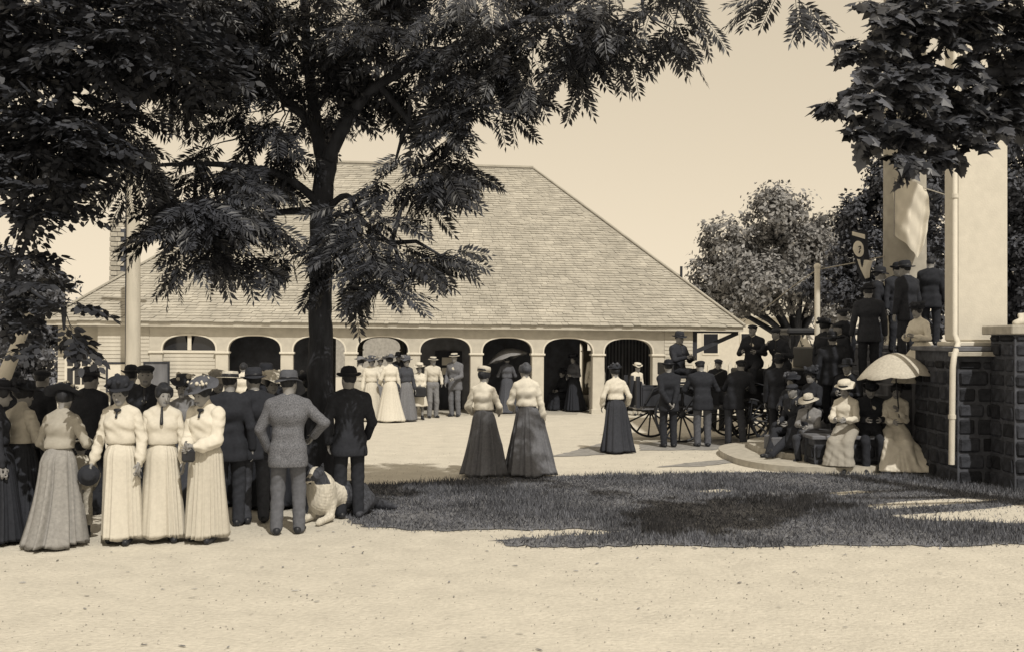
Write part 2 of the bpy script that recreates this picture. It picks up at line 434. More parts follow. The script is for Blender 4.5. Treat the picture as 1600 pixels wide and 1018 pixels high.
    if fem:
        hs.ell(hd(0, .01, .07), v3(.085, .085, .05)*headk, Rh, k=.03).ell(hd(0, .085, .035), v3(.055, .05, .055)*headk, Rh, k=.03)
        hs.ell(hd(0, -.105, -.035), v3(.060, .06, .078)*headk, Rh, k=.015, sub=True)
        hs.ell(hd(0, -.045, .078), v3(.078, .052, .036)*headk, Rh, k=.02).ell(hd(0, .03, .11), v3(.05, .05, .035)*headk, Rh, k=.02)
        for sgn in (1, -1): hs.ell(hd(sgn*.07, -.01, .03), v3(.025, .06, .055)*headk, Rh, k=.02)
    else:
        hs.ell(hd(0, -.09, -.02), v3(.075, .07, .085)*headk, Rh, k=.012, sub=True)
        hs.ell(hd(0, .03, -.125), v3(.12, .12, .048)*headk, Rh, k=.01, sub=True)
    for sgn in (1, -1): hs.cap(hd(sgn*.018, -.088, .026), hd(sgn*.042, -.078, .028), .0055, k=.003)
    if mous: hs.cap(hd(-.026, -.09, -.054), hd(0, -.1, -.048), .006, .01, k=.006).cap(hd(.026, -.09, -.054), hd(0, -.1, -.048), .006, .01, k=.006)
    hs.noise = (.002, 90, sd); part('hair', hs, hm)
    # ---- shoes
    for Hp, K, A, sgn in legsj:
        if fem and not sit and hem < .12 and abs(((face+180) % 360)-180) > 120: continue
        ty = R(toe*sgn); td = v3(math.sin(ty), -math.cos(ty), 0); s_ = SDF()
        s_.cap(A+v3(0, 0, -.045)-td*.05, A+td*.135+v3(0, 0, -.052), .042, .034, k=.03).cap(A+v3(0, 0, -.03), A+v3(0, 0, .03), .043, .045, k=.03)
        s_.cut(A+v3(0, 0, -.084), (0, 0, -1)); part('shoe', s_, M_SHOE)
    # ---- lower garment
    if skirt is None:
        t = SDF(); t.cap(P+v3(-.07, 0, .02), P+v3(.07, 0, .02), .117*hips)
        for Hp, K, A, sgn in legsj:
            a2 = A+(K-A)*(0 if legs is not None and coat != 'kid' else .55)
            t.cap(Hp, K, .093, .073, k=.035).cap(K, a2+v3(0, 0, -.02), .074, .066 if coat != 'kid' else .085, k=.03)
        t.noise = (.003, 37, sd); part('trousers' if coat != 'kid' else 'knee_breeches', t, cloth(legs, legk))
        if coat == 'kid':
            for Hp, K, A, sgn in legsj: part('stocking', SDF().cap(K, A, .052, .04), M_SHOE)
    elif sit:
        t = SDF(); t.cap(P+v3(-.07, .01, 0), P+v3(.07, .01, 0), .125).cap(W+v3(-.035, 0, -.06), W+v3(.035, 0, -.06), .092, k=.06)
        kf = []
        for Hp, K, A, sgn in legsj:
            t.cap(Hp, K+v3(0, .03, .0), .112, .088, k=.05); f2 = A+v3(sgn*.06, -.03, -.02); t.cap(K+v3(0, .02, 0), f2, .088, .12, k=.05); kf.append((K, f2))
        t.cap((kf[0][0]+kf[1][0])*.5+v3(0, .06, -.02), (legsj[0][0]+legsj[1][0])*.5, .09, k=.05).cap((kf[0][0]+kf[1][0])*.5+v3(0, .04, -.05), (kf[0][1]+kf[1][1])*.5, .07, .11, k=.05)
        nf = 9                                   # hanging folds from the knees to the hem
        for q in range(nf):
            u = q/(nf-1); a0 = kf[0][0]*(1-u)+kf[1][0]*u+v3(0, -.03, -.0); a1 = kf[0][1]*(1-u)+kf[1][1]*u; a1 = a1+(a1-(kf[0][1]+kf[1][1])*.5)*.35+v3(rnd.uniform(-.02, .02), -.08-.05*math.sin(PI*u)+rnd.uniform(-.02, .02), 0)
            t.cap(a0, a1, .03, .045, k=.018)
        if train > .1:
            t.cap(kf[0][1], kf[0][1]+v3(train, -.06, -.04), .13, .07, k=.06).cap(P+v3(.1, 0, -.08), kf[0][1]+v3(train*.7, .02, -.02), .12, .12, k=.06)
            for q in range(4): t.cap(P+v3(.08, -.1, .0), kf[0][1]+v3(train*(.3+.2*q), -.12+.03*q, -.05), .05, .05, k=.018)
        t.noise = (.007, 30, sd); t.cut((0, 0, hem), (0, 0, -1)); part('skirt', t, cloth(skirt, 'linen'))
        rg_ = []
        for zz, g_ in ((-.02, 0), (-.015, .008), (.018, .008), (.023, 0)): rg_.append([Vector((W[0]+(.120+g_)*math.sin(2*PI*q/32), W[1]+(.102+g_)*math.cos(2*PI*q/32), W[2]+.0+zz))*k for q in range(32)])
        MB().rings(rg_, cap=True).build('belt', M_SHOE if belt is None else cloth(belt), root)
    else:
        ph = [rnd.uniform(0, 6.28) for _ in range(4)]; rings = []; nz, ns = 26, 168 if h < .02 else 96
        for i in range(nz):
            u = i/(nz-1); zc = (W[2]+.015)*(1-u)+hem*u
            hip = min(1, u/.17); rx = .112+(.062*hips)*math.sin(hip*PI/2)+(flare-.155)*max(0, (u-.1)/.9)**1.15; ry = .092+.082*hips*math.sin(hip*PI/2)+(flare-.15)*max(0, (u-.1)/.9)**1.2
            mx, my = (legsj[0][2][0]+legsj[1][2][0])*.5, (legsj[0][2][1]+legsj[1][2][1])*.5
            q1 = min(1, u/.16); q2 = max(0, (u-.16)/.84); cx = W[0]*(1-q1)+P[0]*q1*(1-q2)+mx*q2; cy = W[1]*(1-q1)+P[1]*q1*(1-q2)+my*q2*.5+u*u*train
            ring = []
            for q in range(ns):
                th = 2*PI*q/ns
                tw_ = th+.30*math.sin(th+ph[2])+.22*math.sin(2*th+ph[0])+.12*math.sin(5*th+ph[3])
                am = 1.5*pleat*(.75+.5*math.sin(3*th+ph[3]))*(.25+u)*(.7+.4*math.sin(th*2+ph[0]))*(1 if u > .04 else .2)
                f = am*((1.1-2.2*abs(math.sin((npl*tw_+ph[1]+.9*math.sin(3*th+ph[2])+.6*u)*.5))**.8)+.4*math.cos((npl*2-3)*tw_+ph[3]-.8*u))+.02*u*math.sin(3*th+ph[3]+2*u)
                rr = Vector((cx+(rx+f)*math.sin(th), cy+(ry+f)*math.cos(th)+(train*u**3 if math.cos(th) > 0 else 0)*max(0, math.cos(th)), zc+(.012*math.sin(th*5+ph[1]) if i == nz-1 else 0)))
                ring.append(rr*k)
            rings.append(ring)
        inner = [[Vector((v.x*.93, v.y*.93, v.z+.02*k)) for v in rings[-1]]]
        MB().rings(rings+inner, cap=False).build('skirt', cloth(skirt, 'linen' if skirt > .3 else 'wool'), root)
        bm_ = M_SHOE if belt is None else cloth(belt)
        rg = []
        for zz, g in ((-.02, 0), (-.015, .008), (.018, .008), (.023, 0)):
            rg.append([Vector((W[0]+(.118+g)*math.sin(2*PI*q/32), W[1]+(.098+g)*math.cos(2*PI*q/32), W[2]+.012+zz))*k for q in range(32)])
        MB().rings(rg, cap=True).build('belt', bm_, root)
    # ---- upper garment
    t = SDF(); g = .022 if not fem else .012
    if fem or coat in ('blouse', 'shirt', 'kid'):
        t.cap(W+v3(-.05, .006, .01), W+v3(.05, .006, .01), r1+g+(.016 if fem else 0), k=.05).cap(Cc+v3(-.07, 0, 0), Cc+v3(.07, 0, 0), r2+g, k=.07)
        if fem: t.cap(Cc+v3(-.065, -.045, -.01), Cc+v3(.065, -.045, -.01), .082, k=.06).cap(W+v3(-.05, -.035, .05), W+v3(.05, -.035, .05), .09, k=.06)
        for q_ in (-1, 1): t.cap(N+v3(0, .01, -.05), N+v3(q_*sw*.88, .01, -.078), r3+g, r3*.85+g, k=.05)
        t.cap(Cc+v3(-.03, .015, .02), N+v3(-.03, .015, -.09), r2+g-.004, r3+g+.01, k=.05).cap(Cc+v3(.03, .015, .02), N+v3(.03, .015, -.09), r2+g-.004, r3+g+.01, k=.05)
        t.cap(N+v3(0, .005, -.03), NT+v3(0, .008, .0), .06, .054, k=.03)
        for S, E, Wr, sgn in arms:
            q = sleeve; a_ = SDF()
            if fem:
                a_.cap(S+v3(0, 0, .0), S*.6+E*.4, .064*q, .058*q, k=.03).cap(S*.6+E*.4, E, .056*q, .050*q, k=.03).cap(E, E*.35+Wr*.65+v3(0, 0, -.012), .050*q, .058*q, k=.03).cap(E*.35+Wr*.65+v3(0, 0, -.008), Wr, .052*q, .032, k=.02)
            else: a_.cap(S, E, .064, .054, k=.03).cap(E, Wr, .053, .040, k=.03)
            a_.noise = (.0045, 46, sd+sgn); part('sleeve', a_, cloth(top, 'linen' if top > .3 else 'wool'))
        for q_ in (-1, 1): t.cap(N+v3(q_*.04, .008, -.005), N+v3(q_*sw, .01, -.066), .052, .062, k=.03)
        t.noise = (.0035 if fem else .004, 34, sd)
        if skirt is not None: t.cut(W+v3(0, 0, -.01), (0, 0, -1))
        part('blouse' if fem else 'shirt', t, cloth(top, 'linen' if top > .3 else 'wool'))
        if tie == 'bow': part('neck_bow', SDF().cap(N+v3(-.03, -.092, -.025), N+v3(.03, -.092, -.025), .015).cap(N+v3(0, -.1, -.03), N+v3(0, -.125, -.10), .009, .014), M_SHOE)
        elif tie: part('necktie', SDF().cap(N+v3(0, -.09, .02), Cc+v3(0, -.155, .02), .013, .02), M_SHOE)
    else:
        hz = P[2]-.19 if not sit else P[2]-.12
        t.cap(W+v3(-.055, 0, .0), W+v3(.055, 0, .0), r1+g-.002, k=.06).cap(Cc+v3(-.085, 0, 0), Cc+v3(.085, 0, 0), r2+g, k=.08)
        for q_ in (-1, 1): t.cap(N+v3(0, .012, -.045), N+v3(q_*sw*.92, .01, -.078), r3+g, r3*.8+g, k=.05)
        t.cap(Cc+v3(-.04, .015, .0), N+v3(-.04, .015, -.1), r2+g-.004, r3+g+.014, k=.05).cap(Cc+v3(.04, .015, .0), N+v3(.04, .015, -.1), r2+g-.004, r3+g+.014, k=.05)
        if not sit: t.cap(P+v3(-.07, .005, .0), P+v3(.07, .005, .0), .127*hips, k=.06).cap(P+v3(-.078, .01, -.14), P+v3(.078, .01, -.14), .13*hips, k=.06)
        else: t.cap(P+v3(-.08, .02, .0), P+v3(.08, .02, .0), .14, k=.06)
        for a, c in (((-.075, .0, .005), (-.035, .055, .025)), ((-.035, .055, .025), (.035, .055, .025)), ((.075, .0, .005), (.035, .055, .025))):
            t.cap(N+v3(*a), N+v3(*c), .021, k=.012)
        for S, E, Wr, sgn in arms:
            t.cap(S, E, .066, .056, k=.02).cap(E, E*.08+Wr*.92, .056, .047, k=.02)
        for q_ in (-1, 1): t.cap(N+v3(q_*.045, .008, -.005), N+v3(q_*sw, .01, -.066), .058, .07, k=.03)
        t.cap(N+v3(0, -.13, .05), Cc+v3(0, -.17, -.04), .075, .014, k=.01, sub=True)
        t.noise = (.0026, 30, sd)
        if not sit and face % 360 > 110 and face % 360 < 250: t.cap(P+v3(0, .16, -.22), P+v3(0, .145, -.02), .006, .002, k=.012, sub=True)
        if not sit: t.cut((0, 0, hz), (0, 0, -1))
        part('jacket', t, cloth(top, topk))
        part('shirt_front', SDF().cap(Cc+v3(-.045, -.012, 0), Cc+v3(.045, -.014, 0), r2+.011).cap(N+v3(0, -.02, -.06), N+v3(0, -.005, .02), .06, .058, k=.06), cloth(shirt, 'linen'), max(h, .016))
        part('collar', SDF().cap(N+v3(0, .01, -.02), NT+v3(0, .014, -.030), .069, .060, k=.01), cloth(.66, 'linen'))
        if tie: part('necktie', SDF().cap(N+v3(0, -.075, .0), Cc+v3(0, -.13, .0), .016, .024), M_SHOE)
    # ---- hat
    if hat:
        kind, hv = hat[0], hat[1]
        Mh = Matrix([list(map(float, r)) for r in Rh]).to_4x4(); Mh.translation = Vector(hd(0, .012, .052)); Mh = Mh @ Matrix.Scale(headk, 4)
        Mh = Matrix.Scale(k, 4) @ Mh
        oval = lambda v, t_, r_: Vector((v.x*.9, v.y*1.08, v.z))
        hmt = mat('straw', .50, rough=.9, var=.2, scale=40) if kind == 'straw' or kind == 'boater' else cloth(hv, 'felt')
        if kind == 'boater':
            o = MB().lathe([(.098, 0), (.155, -.002), (.157, .006), (.1, .008), (.095, .07), (.088, .076), (.0, .077)], 28, Mh, fn=oval).build('hat', hmt, root)
            MB().lathe([(.1, .009), (.103, .012), (.1, .045), (.096, .046)], 28, Mh, fn=oval).build('hat_band', M_SHOE, o)
        elif kind == 'bowler':
            cur = lambda v, t_, r_: Vector((v.x*.9, v.y*1.1, v.z+(.03*abs(math.cos(t_))**2 if r_ > .12 else 0)))
            o = MB().lathe([(.095, -.008), (.135, -.01), (.15, .0), (.148, .008), (.13, .0), (.1, .004), (.1, .05), (.09, .085), (.06, .11), (.0, .118)], 28, Mh, fn=cur).build('hat', hmt, root)
            MB().lathe([(.1, .004), (.104, .006), (.104, .028), (.1, .03)], 28, Mh, fn=oval).build('hat_band', M_BLACK, o)
        elif kind in ('felt', 'straw'):
            br = hat[2] if len(hat) > 2 else .17
            cur = lambda v, t_, r_: Vector((v.x*.92, v.y*1.08, v.z+(.018*math.cos(2*t_+1)-.006 if r_ > .12 else 0)-(.02 if r_ < .05 and v.z > .08 else 0)))
            o = MB().lathe([(.095, -.004), (br, -.008), (br+.002, -.002), (.1, .004), (.098, .05), (.088, .095), (.06, .108), (.0, .105)], 28, Mh, fn=cur).build('hat', hmt, root)
            MB().lathe([(.1, .004), (.104, .006), (.103, .03), (.099, .032)], 28, Mh, fn=oval).build('hat_band', M_SHOE, o)
        elif kind == 'cap':
            c0 = SDF(); f_ = lambda a, b_, c_: hd(a, b_, c_)
            c0.ell(hd(0, .01, .075), v3(.1, .115, .042)*headk, Rh, k=.02).ell(hd(0, .014, .05), v3(.082, .098, .04)*headk, Rh, k=.02)
            part('hat', c0, hmt)
            part('peak', SDF().ell(hd(0, -.105, .052), v3(.065, .05, .009)*headk, rotm(head[0], head[1]+14, head[2]), k=.01), M_SHOE if hv < .1 else hmt)
        elif kind in ('lady', 'flower', 'sailor', 'bonnet'):
            br = hat[2] if len(hat) > 2 else .2
            wv = rnd.uniform(0, 6); tl = R(hat[3] if len(hat) > 3 else 8); Mt = Mh @ Matrix.Translation((0, 0, .03)) @ Matrix.Rotation(tl, 4, 'X')
            cur = lambda v, t_, r_: Vector((v.x, v.y*1.05, v.z+((.022*math.sin(2*t_+wv)+.01*math.sin(5*t_+wv)) if r_ > .12 else 0)))
            o = MB().lathe([(.09, -.006), (br*.7, -.01), (br, .0), (br, .007), (br*.7, .0), (.105, .008), (.11, .05), (.1, .085), (.05, .098), (.0, .1)], 32, Mt, fn=cur).build('hat', cloth(hv, 'felt'), root)
            if kind in ('flower', 'lady'):
                tv = hat[4] if len(hat) > 4 else .6
                mb = MB()
                nf = 26 if kind == 'flower' else 12
                for q in range(nf):
                    a = rnd.uniform(0, 6.28); rr = rnd.uniform(.07, .13); s_ = rnd.uniform(.014, .026)*(1 if kind == 'flower' else 1.5)
                    mb.ball(Mt @ Vector((rr*math.cos(a), rr*math.sin(a), rnd.uniform(.03, .09))), s_*k, 6, 4)
                tag(mb.build('hat_flowers' if kind == 'flower' else 'hat_trimming', cloth(tv, 'linen'), o), kind='stuff')
            else:
                MB().lathe([(.107, .01), (.113, .012), (.113, .04), (.108, .042)], 28, Mt, fn=oval).build('hat_band', M_SHOE, o)
    info = dict(HD=Vector(HD)*k, hl=Vector(arms[0][2])*k, hr=Vector(arms[1][2])*k, N=Vector(N)*k, k=k, root=root)
    info['world'] = lambda p: Matrix.Translation((x, y, z)) @ Matrix.Rotation(R(face), 4, 'Z') @ Vector(p)
    return info

def pp(px, fy): return gpt(px, fy)
# ------------------------------------------------------------------ ground, lawn
rg = random.Random(5)
def grid_ground():
    n = 60; V = []; Fq = []
    xs = [-600, -250, -100, -50] + [-30+i*1.5 for i in range(41)] + [50, 100, 250, 600]
    ys = [-60, -20, 0] + [4+i*1.2 for i in range(34)] + [50, 60, 80, 120, 250, 700, 1500]
    for yv in ys:
        for xv in xs:
            zz = 0
            if 4 < yv < 45 and abs(xv) < 30: zz = .003*math.sin(xv*1.7+yv)*math.sin(yv*1.1-xv*.6)-.004
            else: zz = -.02
            V.append((xv, yv, zz))
    w = len(xs)
    for j in range(len(ys)-1):
        for i in range(w-1): Fq.append((j*w+i, j*w+i+1, (j+1)*w+i+1, (j+1)*w+i))
    return link('ground', np_mesh('ground', V, Fq, M_SAND))
tag(grid_ground(), kind='structure')

# lawn outline: far edge, right end, near edge with the worn tongue of path cutting in
LAWN = [(560, 757), (640, 755), (760, 748), (900, 743), (1040, 740), (1190, 737), (1300, 741), (1460, 744), (1640, 746), (1900, 748),
        (2300, 842), (1900, 846), (1600, 849), (1450, 852), (1300, 851), (1150, 853), (1000, 851), (880, 854), (790, 851), (770, 843), (850, 839), (930, 834), (985, 828),
        (900, 826), (800, 827), (700, 828), (620, 826), (565, 822), (540, 806), (535, 780)]
LP = [gpt(*p) for p in LAWN]
def dense(P, step=.25, jit=.05):
    out = []
    for i, a in enumerate(P):
        b = P[(i+1) % len(P)]; m = max(1, int((b-a).length/step))
        for q in range(m):
            v = a.lerp(b, q/m); out.append(Vector((v.x+rg.uniform(-jit, jit), v.y+rg.uniform(-jit, jit), 0)))
    return out
LD = dense(LP, .09, .07)
me = bpy.data.meshes.new('lawn'); me.from_pydata([(v.x, v.y, .006) for v in LD], [], [tuple(range(len(LD)))]); me.materials.append(M_LAWN); me.update()
if me.polygons[0].normal.z < 0: me.flip_normals()
tag(link('lawn', me), kind='structure')
def inside(px_, py_, poly):
    x = np.asarray(px_); y = np.asarray(py_); r = np.zeros(x.shape, bool); j = len(poly)-1
    for i in range(len(poly)):
        xi, yi, xj, yj = poly[i].x, poly[i].y, poly[j].x, poly[j].y
        c = ((yi > y) != (yj > y)) & (x < (xj-xi)*(y-yi)/(yj-yi+1e-12)+xi); r ^= c; j = i
    return r
# pale sandy patches in the lawn
PATCH = [[(1350, 790), (1420, 783), (1500, 779), (1560, 781), (1500, 787), (1430, 793), (1370, 796)],
         [(1390, 806), (1470, 801), (1540, 796), (1620, 786), (1760, 790), (1700, 812), (1600, 818), (1500, 815), (1430, 812)],
         [(1085, 768), (1130, 764), (1150, 767), (1110, 771)], [(1290, 771), (1340, 766), (1360, 769), (1310, 774)]]
PW = [[gpt(*p) for p in q] for q in PATCH]
for i, q in enumerate(PW):
    d = dense(q, .12, .03); me = bpy.data.meshes.new('sandy_patch'); me.from_pydata([(v.x, v.y, .011) for v in d], [], [tuple(range(len(d)))]); me.materials.append(M_SAND); me.update()
    if me.polygons[0].normal.z < 0: me.flip_normals()
    tag(link('sandy_patch', me), kind='structure')
def grass(n):
    r = np.random.RandomState(3)
    bx = (min(v.x for v in LP), min(9.5, max(v.x for v in LP))); by = (min(v.y for v in LP), max(v.y for v in LP))
    X = r.uniform(*bx, n*2); Y = r.uniform(*by, n*2); ok = inside(X, Y, LD)
    for q in PW: ok &= ~(inside(X, Y, q) & (r.rand(len(X)) < .93))
    ok &= (np.sin(X*2.1+Y*1.3)*np.sin(Y*2.7-X)+r.rand(len(X))*1.6) > -.1
    X, Y = X[ok][:n], Y[ok][:n]; m = len(X); X = X+r.normal(size=m)*.07; Y = Y+r.normal(size=m)*.09
    a = r.uniform(0, 6.28, m); hgt = r.uniform(.03, .085, m)*(.8+.3*np.sin(X*1.7+Y)); w = r.uniform(.004, .009, m); ln = r.uniform(-.04, .04, (m, 2))
    B = np.stack([X, Y, np.full(m, .004)], 1); dx = np.stack([np.cos(a)*w, np.sin(a)*w, 0*a], 1); tp = B+np.stack([ln[:, 0], ln[:, 1], hgt], 1)
    V = np.stack([B-dx, B+dx, tp], 1).reshape(-1, 3)
    return tag(link('lawn_grass', np_mesh('lawn_grass', V, np.arange(3*m).reshape(-1, 3), M_GRASS, False)), kind='stuff')
grass(90000)
# pebbles and grit on the path
def grit(n):
    r = np.random.RandomState(8); X = r.uniform(-7, 8, n); Y = 6.5+14*r.rand(n)**1.5; ok = ~inside(X, Y, LD); X, Y = X[ok], Y[ok]; m = len(X)
    s = r.uniform(.004, .012, m); T = np.array([(1, 0, 0), (-.5, .87, 0), (-.5, -.87, 0), (0, 0, .8)], np.float32)
    V = (T[None]*s[:, None, None]*r.uniform(.6, 1.3, (m, 4, 1))+np.stack([X, Y, np.zeros(m)], 1)[:, None]).reshape(-1, 3)
    Q = (np.array([(0, 1, 3), (1, 2, 3), (2, 0, 3)])[None]+4*np.arange(m)[:, None, None]).reshape(-1, 3)
    tag(link('path_grit', np_mesh('path_grit', V, Q, mat('grit', .33, var=.3, island=.5), False)), kind='stuff')
grit(5200)
def fallen():
    rr = random.Random(4); v, t = np.array([(0, 0, 0), (.3, .12, .02), (.7, .1, .03), (1, 0, .0), (.7, -.12, .02), (.3, -.12, .03)], np.float32), np.array([(0, 1, 2), (0, 2, 3), (0, 3, 4), (0, 4, 5)])
    V, T = [], []
    for i in range(260):
        p = Vector((rr.uniform(-6, 7), 7+rr.random()**1.3*9, 0)); s_ = rr.uniform(.04, .08); M = np.array(Matrix.Rotation(rr.uniform(0, 6.3), 3, 'Z') @ Matrix.Rotation(rr.uniform(-.3, .3), 3, 'X'))
        T += [t+len(V)*6]; V += [(v*s_) @ M.T+np.array([p.x, p.y, .006])]
    tag(link('fallen_leaves', np_mesh('fallen_leaves', np.concatenate(V), np.concatenate(T), mat('dry_leaf', .22, var=.3, island=.5), False)), kind='stuff')
fallen()

for q in ([(858, 713), (905, 701), (945, 690), (985, 687), (985, 706), (915, 711)], [(1025, 729), (1080, 722), (1150, 716), (1190, 714), (1150, 721), (1090, 728)], [(998, 692), (1090, 687), (1180, 683), (1195, 694), (1110, 702), (1000, 703)]):  # dark patches painted on the ground: the wagon's shadow, plus track edges
    d = dense([gpt(*p) for p in q], .12, .04); me = bpy.data.meshes.new('shadow_rut'); me.from_pydata([(v.x, v.y, .004) for v in d], [], [tuple(range(len(d)))]); me.materials.append(mat('shadow_earth', .27, rough=.9, var=.25, scale=7, bump=.5)); me.update()
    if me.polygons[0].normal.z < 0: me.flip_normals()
    tag(link('shadow_rut', me), kind='structure')

# ------------------------------------------------------------------ station
TH = R(7)
ST = empty('station', (0, 30.5, 0), TH, 'long pale railway station with arcaded front under a big hipped shingle roof', 'station')
ST.rotation_euler = (0, R(.45), TH)
PC = [-7.95+1.735*i for i in range(8)]         # pier centres along the front
PWD, AZ0, AZ1, WT, VB = .34, 1.72, 2.14, 2.42, 10.6
def pier(u, v, parent, w=PWD):
    o = MB().box(u-w/2, u+w/2, v, v+.3, -.3, AZ0-.06, .012).build('pier', M_PAINT, parent)
    MB().box(u-w/2-.035, u+w/2+.035, v-.04, v+.34, AZ0-.06, AZ0, .012).build('impost', M_TRIM, o)
    MB().box(u-w/2-.03, u+w/2+.03, v-.03, v+.33, -.3, .16, .01).build('plinth', M_PAINT2, o)
def arch_pts(a, n=28):
    out = []
    for i in range(n+1):
        t = PI-PI*i/n; c, s_ = math.cos(t), math.sin(t); e = 2/2.7
        out.append((math.copysign(abs(c)**e, c)*a, AZ0+(AZ1-AZ0)*abs(s_)**e))
    return out
def arch_panel(u0, u1, v, parent, trim=True):
    """spandrel between two pier centres with a flattened arch cut out"""
    uc, a = (u0+u1)/2, (u1-u0)/2-PWD/2; ap = arch_pts(a); mb = MB()
    pts = [(u0, AZ0)]+[(uc+x, z) for x, z in ap]+[(u1, AZ0)]
    for vv, fl in ((v+.02, 0), (v+.28, 1)):
        vs = [(u, vv, z) for u, z in pts]+[(u, vv, WT) for u, z in pts]; m = len(pts)
        mb.add(vs, [((i, i+1, m+i+1, m+i) if not fl else (i+1, i, m+i, m+i+1)) for i in range(m-1)])
    vs = [(u, v+.02, z) for u, z in pts]+[(u, v+.28, z) for u, z in pts]; m = len(pts)
    mb.add(vs, [(i+1, i, m+i, m+i+1) for i in range(m-1)])
    o = mb.build('arch_panel', M_PAINT2, parent)
    if trim:
        rings = []
        for x, z in ap:
            n = Vector((x/a, 0, (z-AZ0)/(AZ1-AZ0)*.6+.02)).normalized(); c = Vector((uc+x, v, z))
            rings.append([c+n*q+Vector((0, w_, 0)) for q, w_ in ((0, .045), (0, -.0), (.045, -.0), (.045, .045))])
        MB().rings(rings, True, False).build('arch_trim', M_TRIM, o)
def board_wall(u0, u1, v0, z0, z1, parent, name='siding_board', pitch=.105, end=None, back=False, holes=()):
    """lapped boards along u (or along v when end is a u position), each board a part"""
    z = z0; i = 0; rr = random.Random(int(u0*100)+7)
    meshes = {}
    while z < z1-.02:
        zt = min(z+pitch, z1)
        segs = [(u0, u1)]
        for a, b_, c, d in holes:
            if z < d and zt > c: segs = [x for s_ in segs for x in ((s_[0], a), (b_, s_[1])) if x[1]-x[0] > .03]
        for a, b_ in segs:
            key = (round(b_-a, 3), round(zt-z, 3))
            if key not in meshes:
                ln = b_-a; mb = MB()
                vs = [(0, -.022, 0), (ln, -.022, 0), (ln, -.004, zt-z+.012), (0, -.004, zt-z+.012), (0, .01, 0), (ln, .01, 0)]
                mb.add(vs, [(0, 1, 2, 3), (4, 5, 1, 0)]); meshes[key] = mb.mesh(name, M_SIDING)
            link(name, meshes[key], parent, (a, v0+rr.uniform(-.001, .001), z))
        z += pitch
for i in range(8): pier(PC[i], 0, ST)
for i in range(7): arch_panel(PC[i], PC[i+1], 0, ST)
# window bay at the left and the flush end walls
def wallbox(name, u0, u1, v0, v1, z0, z1, m, parent=ST): return MB().box(u0, u1, v0, v1, z0, z1).build(name, m, parent)
LB = PC[0]-1.735
for a, b_ in ((LB-PWD/2, LB), (PC[7], PC[7]+PWD/2)): MB().box(a, b_, .02, .28, AZ0, WT).build('arch_panel', M_PAINT2, ST)
arch_panel(LB, PC[0], 0, ST)
pier(LB, 0, ST)
lw = wallbox('window_wall', LB+PWD/2, PC[0]-PWD/2, .10, .26, -.3, AZ0-.002, M_PAINT)
board_wall(LB+PWD/2+.01, PC[0]-PWD/2-.01, .10, .2, AZ0-.06, lw)
win = MB().box(LB+PWD/2, PC[0]-PWD/2, .06, .14, AZ0-.05, AZ0+.02, .008).build('lunette_window', M_TRIM, ST)
MB().box((LB+PC[0])/2-.05, (LB+PC[0])/2+.05, .05, .13, AZ0+.02, AZ1, .006).build('mullion', M_TRIM, win)
for s_ in (-1, 1):
    ap = [p for p in arch_pts(.69) if s_*p[0] >= .04]; uc = (LB+PC[0])/2
    pts = [(uc+x, .15, z) for x, z in ap]+[(uc+s_*.03, .15, AZ0+.02)]
    mb = MB().add(pts, [tuple(range(len(pts)))]); mb.add([(p[0], .17, p[2]) for p in pts], [tuple(range(len(pts)))[::-1]]); mb.build('pane', M_GLASS, win)
lwall = wallbox('wall', -11.2, LB-PWD/2, .03, .25, -.3, WT, M_PAINT); board_wall(-11.2, LB-PWD/2-.01, .03, .16, WT, lwall)
rwall = wallbox('wall', PC[7]+PWD/2, 5.2, .03, .25, -.3, WT, M_PAINT); board_wall(PC[7]+PWD/2+.01, 5.2, .03, .16, WT, rwall)
wallbox('end_wall', 5.0, 5.18, .25, VB, -.3, WT, M_PAINT); wallbox('end_wall', -11.18, -11.0, .25, VB, -.3, WT, M_PAINT)
# recessed left wing with its white sash window
wing = wallbox('wing_wall', -12.35, -11.2, .5, .7, -.3, WT, M_PAINT); board_wall(-12.35, -11.2, .5, .0, WT, wing)
wf = MB().box(-12.15, -11.5, .40, .5, .72, 1.82).build('sash_window', M_TRIM, ST)
for q in range(3):
    for w_ in range(2): MB().box(-12.08+q*.19, -11.93+q*.19, .39, .41, .80+w_*.5, 1.24+w_*.5).build('pane', M_GLASS, wf)
wallbox('wing_end', -12.35, -12.25, .7, VB, -.3, WT, M_PAINT)
# far side of the arcade, floor, ceiling and rooms
for i in range(8): pier(PC[i], VB, ST)
for i in range(7): arch_panel(PC[i], PC[i+1], VB, ST, False)
wallbox('back_wall', -11.2, PC[0]-PWD/2, VB, VB+.2, -.3, WT, M_PAINT); wallbox('back_wall', PC[7]+PWD/2, 5.2, VB, VB+.2, -.3, WT, M_PAINT)
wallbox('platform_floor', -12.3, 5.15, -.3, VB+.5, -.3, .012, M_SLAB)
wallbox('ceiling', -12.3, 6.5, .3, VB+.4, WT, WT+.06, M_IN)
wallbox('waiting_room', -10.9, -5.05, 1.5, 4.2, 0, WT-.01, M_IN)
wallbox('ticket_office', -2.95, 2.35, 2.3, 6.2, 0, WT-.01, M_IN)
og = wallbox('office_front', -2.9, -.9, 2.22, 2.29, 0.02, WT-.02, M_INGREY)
dr = MB().box(-2.05, -1.25, 2.17, 2.215, .02, 1.75).build('office_door', M_DKWOOD, ST)
for a, b_ in ((1.33, 1.56), (1.05, 1.25)): MB().box(-1.85, -1.42, 2.15, 2.168, a, b_).build('notice', M_TRIM, dr)
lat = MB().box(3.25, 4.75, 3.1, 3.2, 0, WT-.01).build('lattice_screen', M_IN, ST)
for q in range(14): MB().box(3.3+q*.105, 3.345+q*.105, 3.06, 3.098, .02, WT-.03).build('slat', M_MIDWOOD, lat)
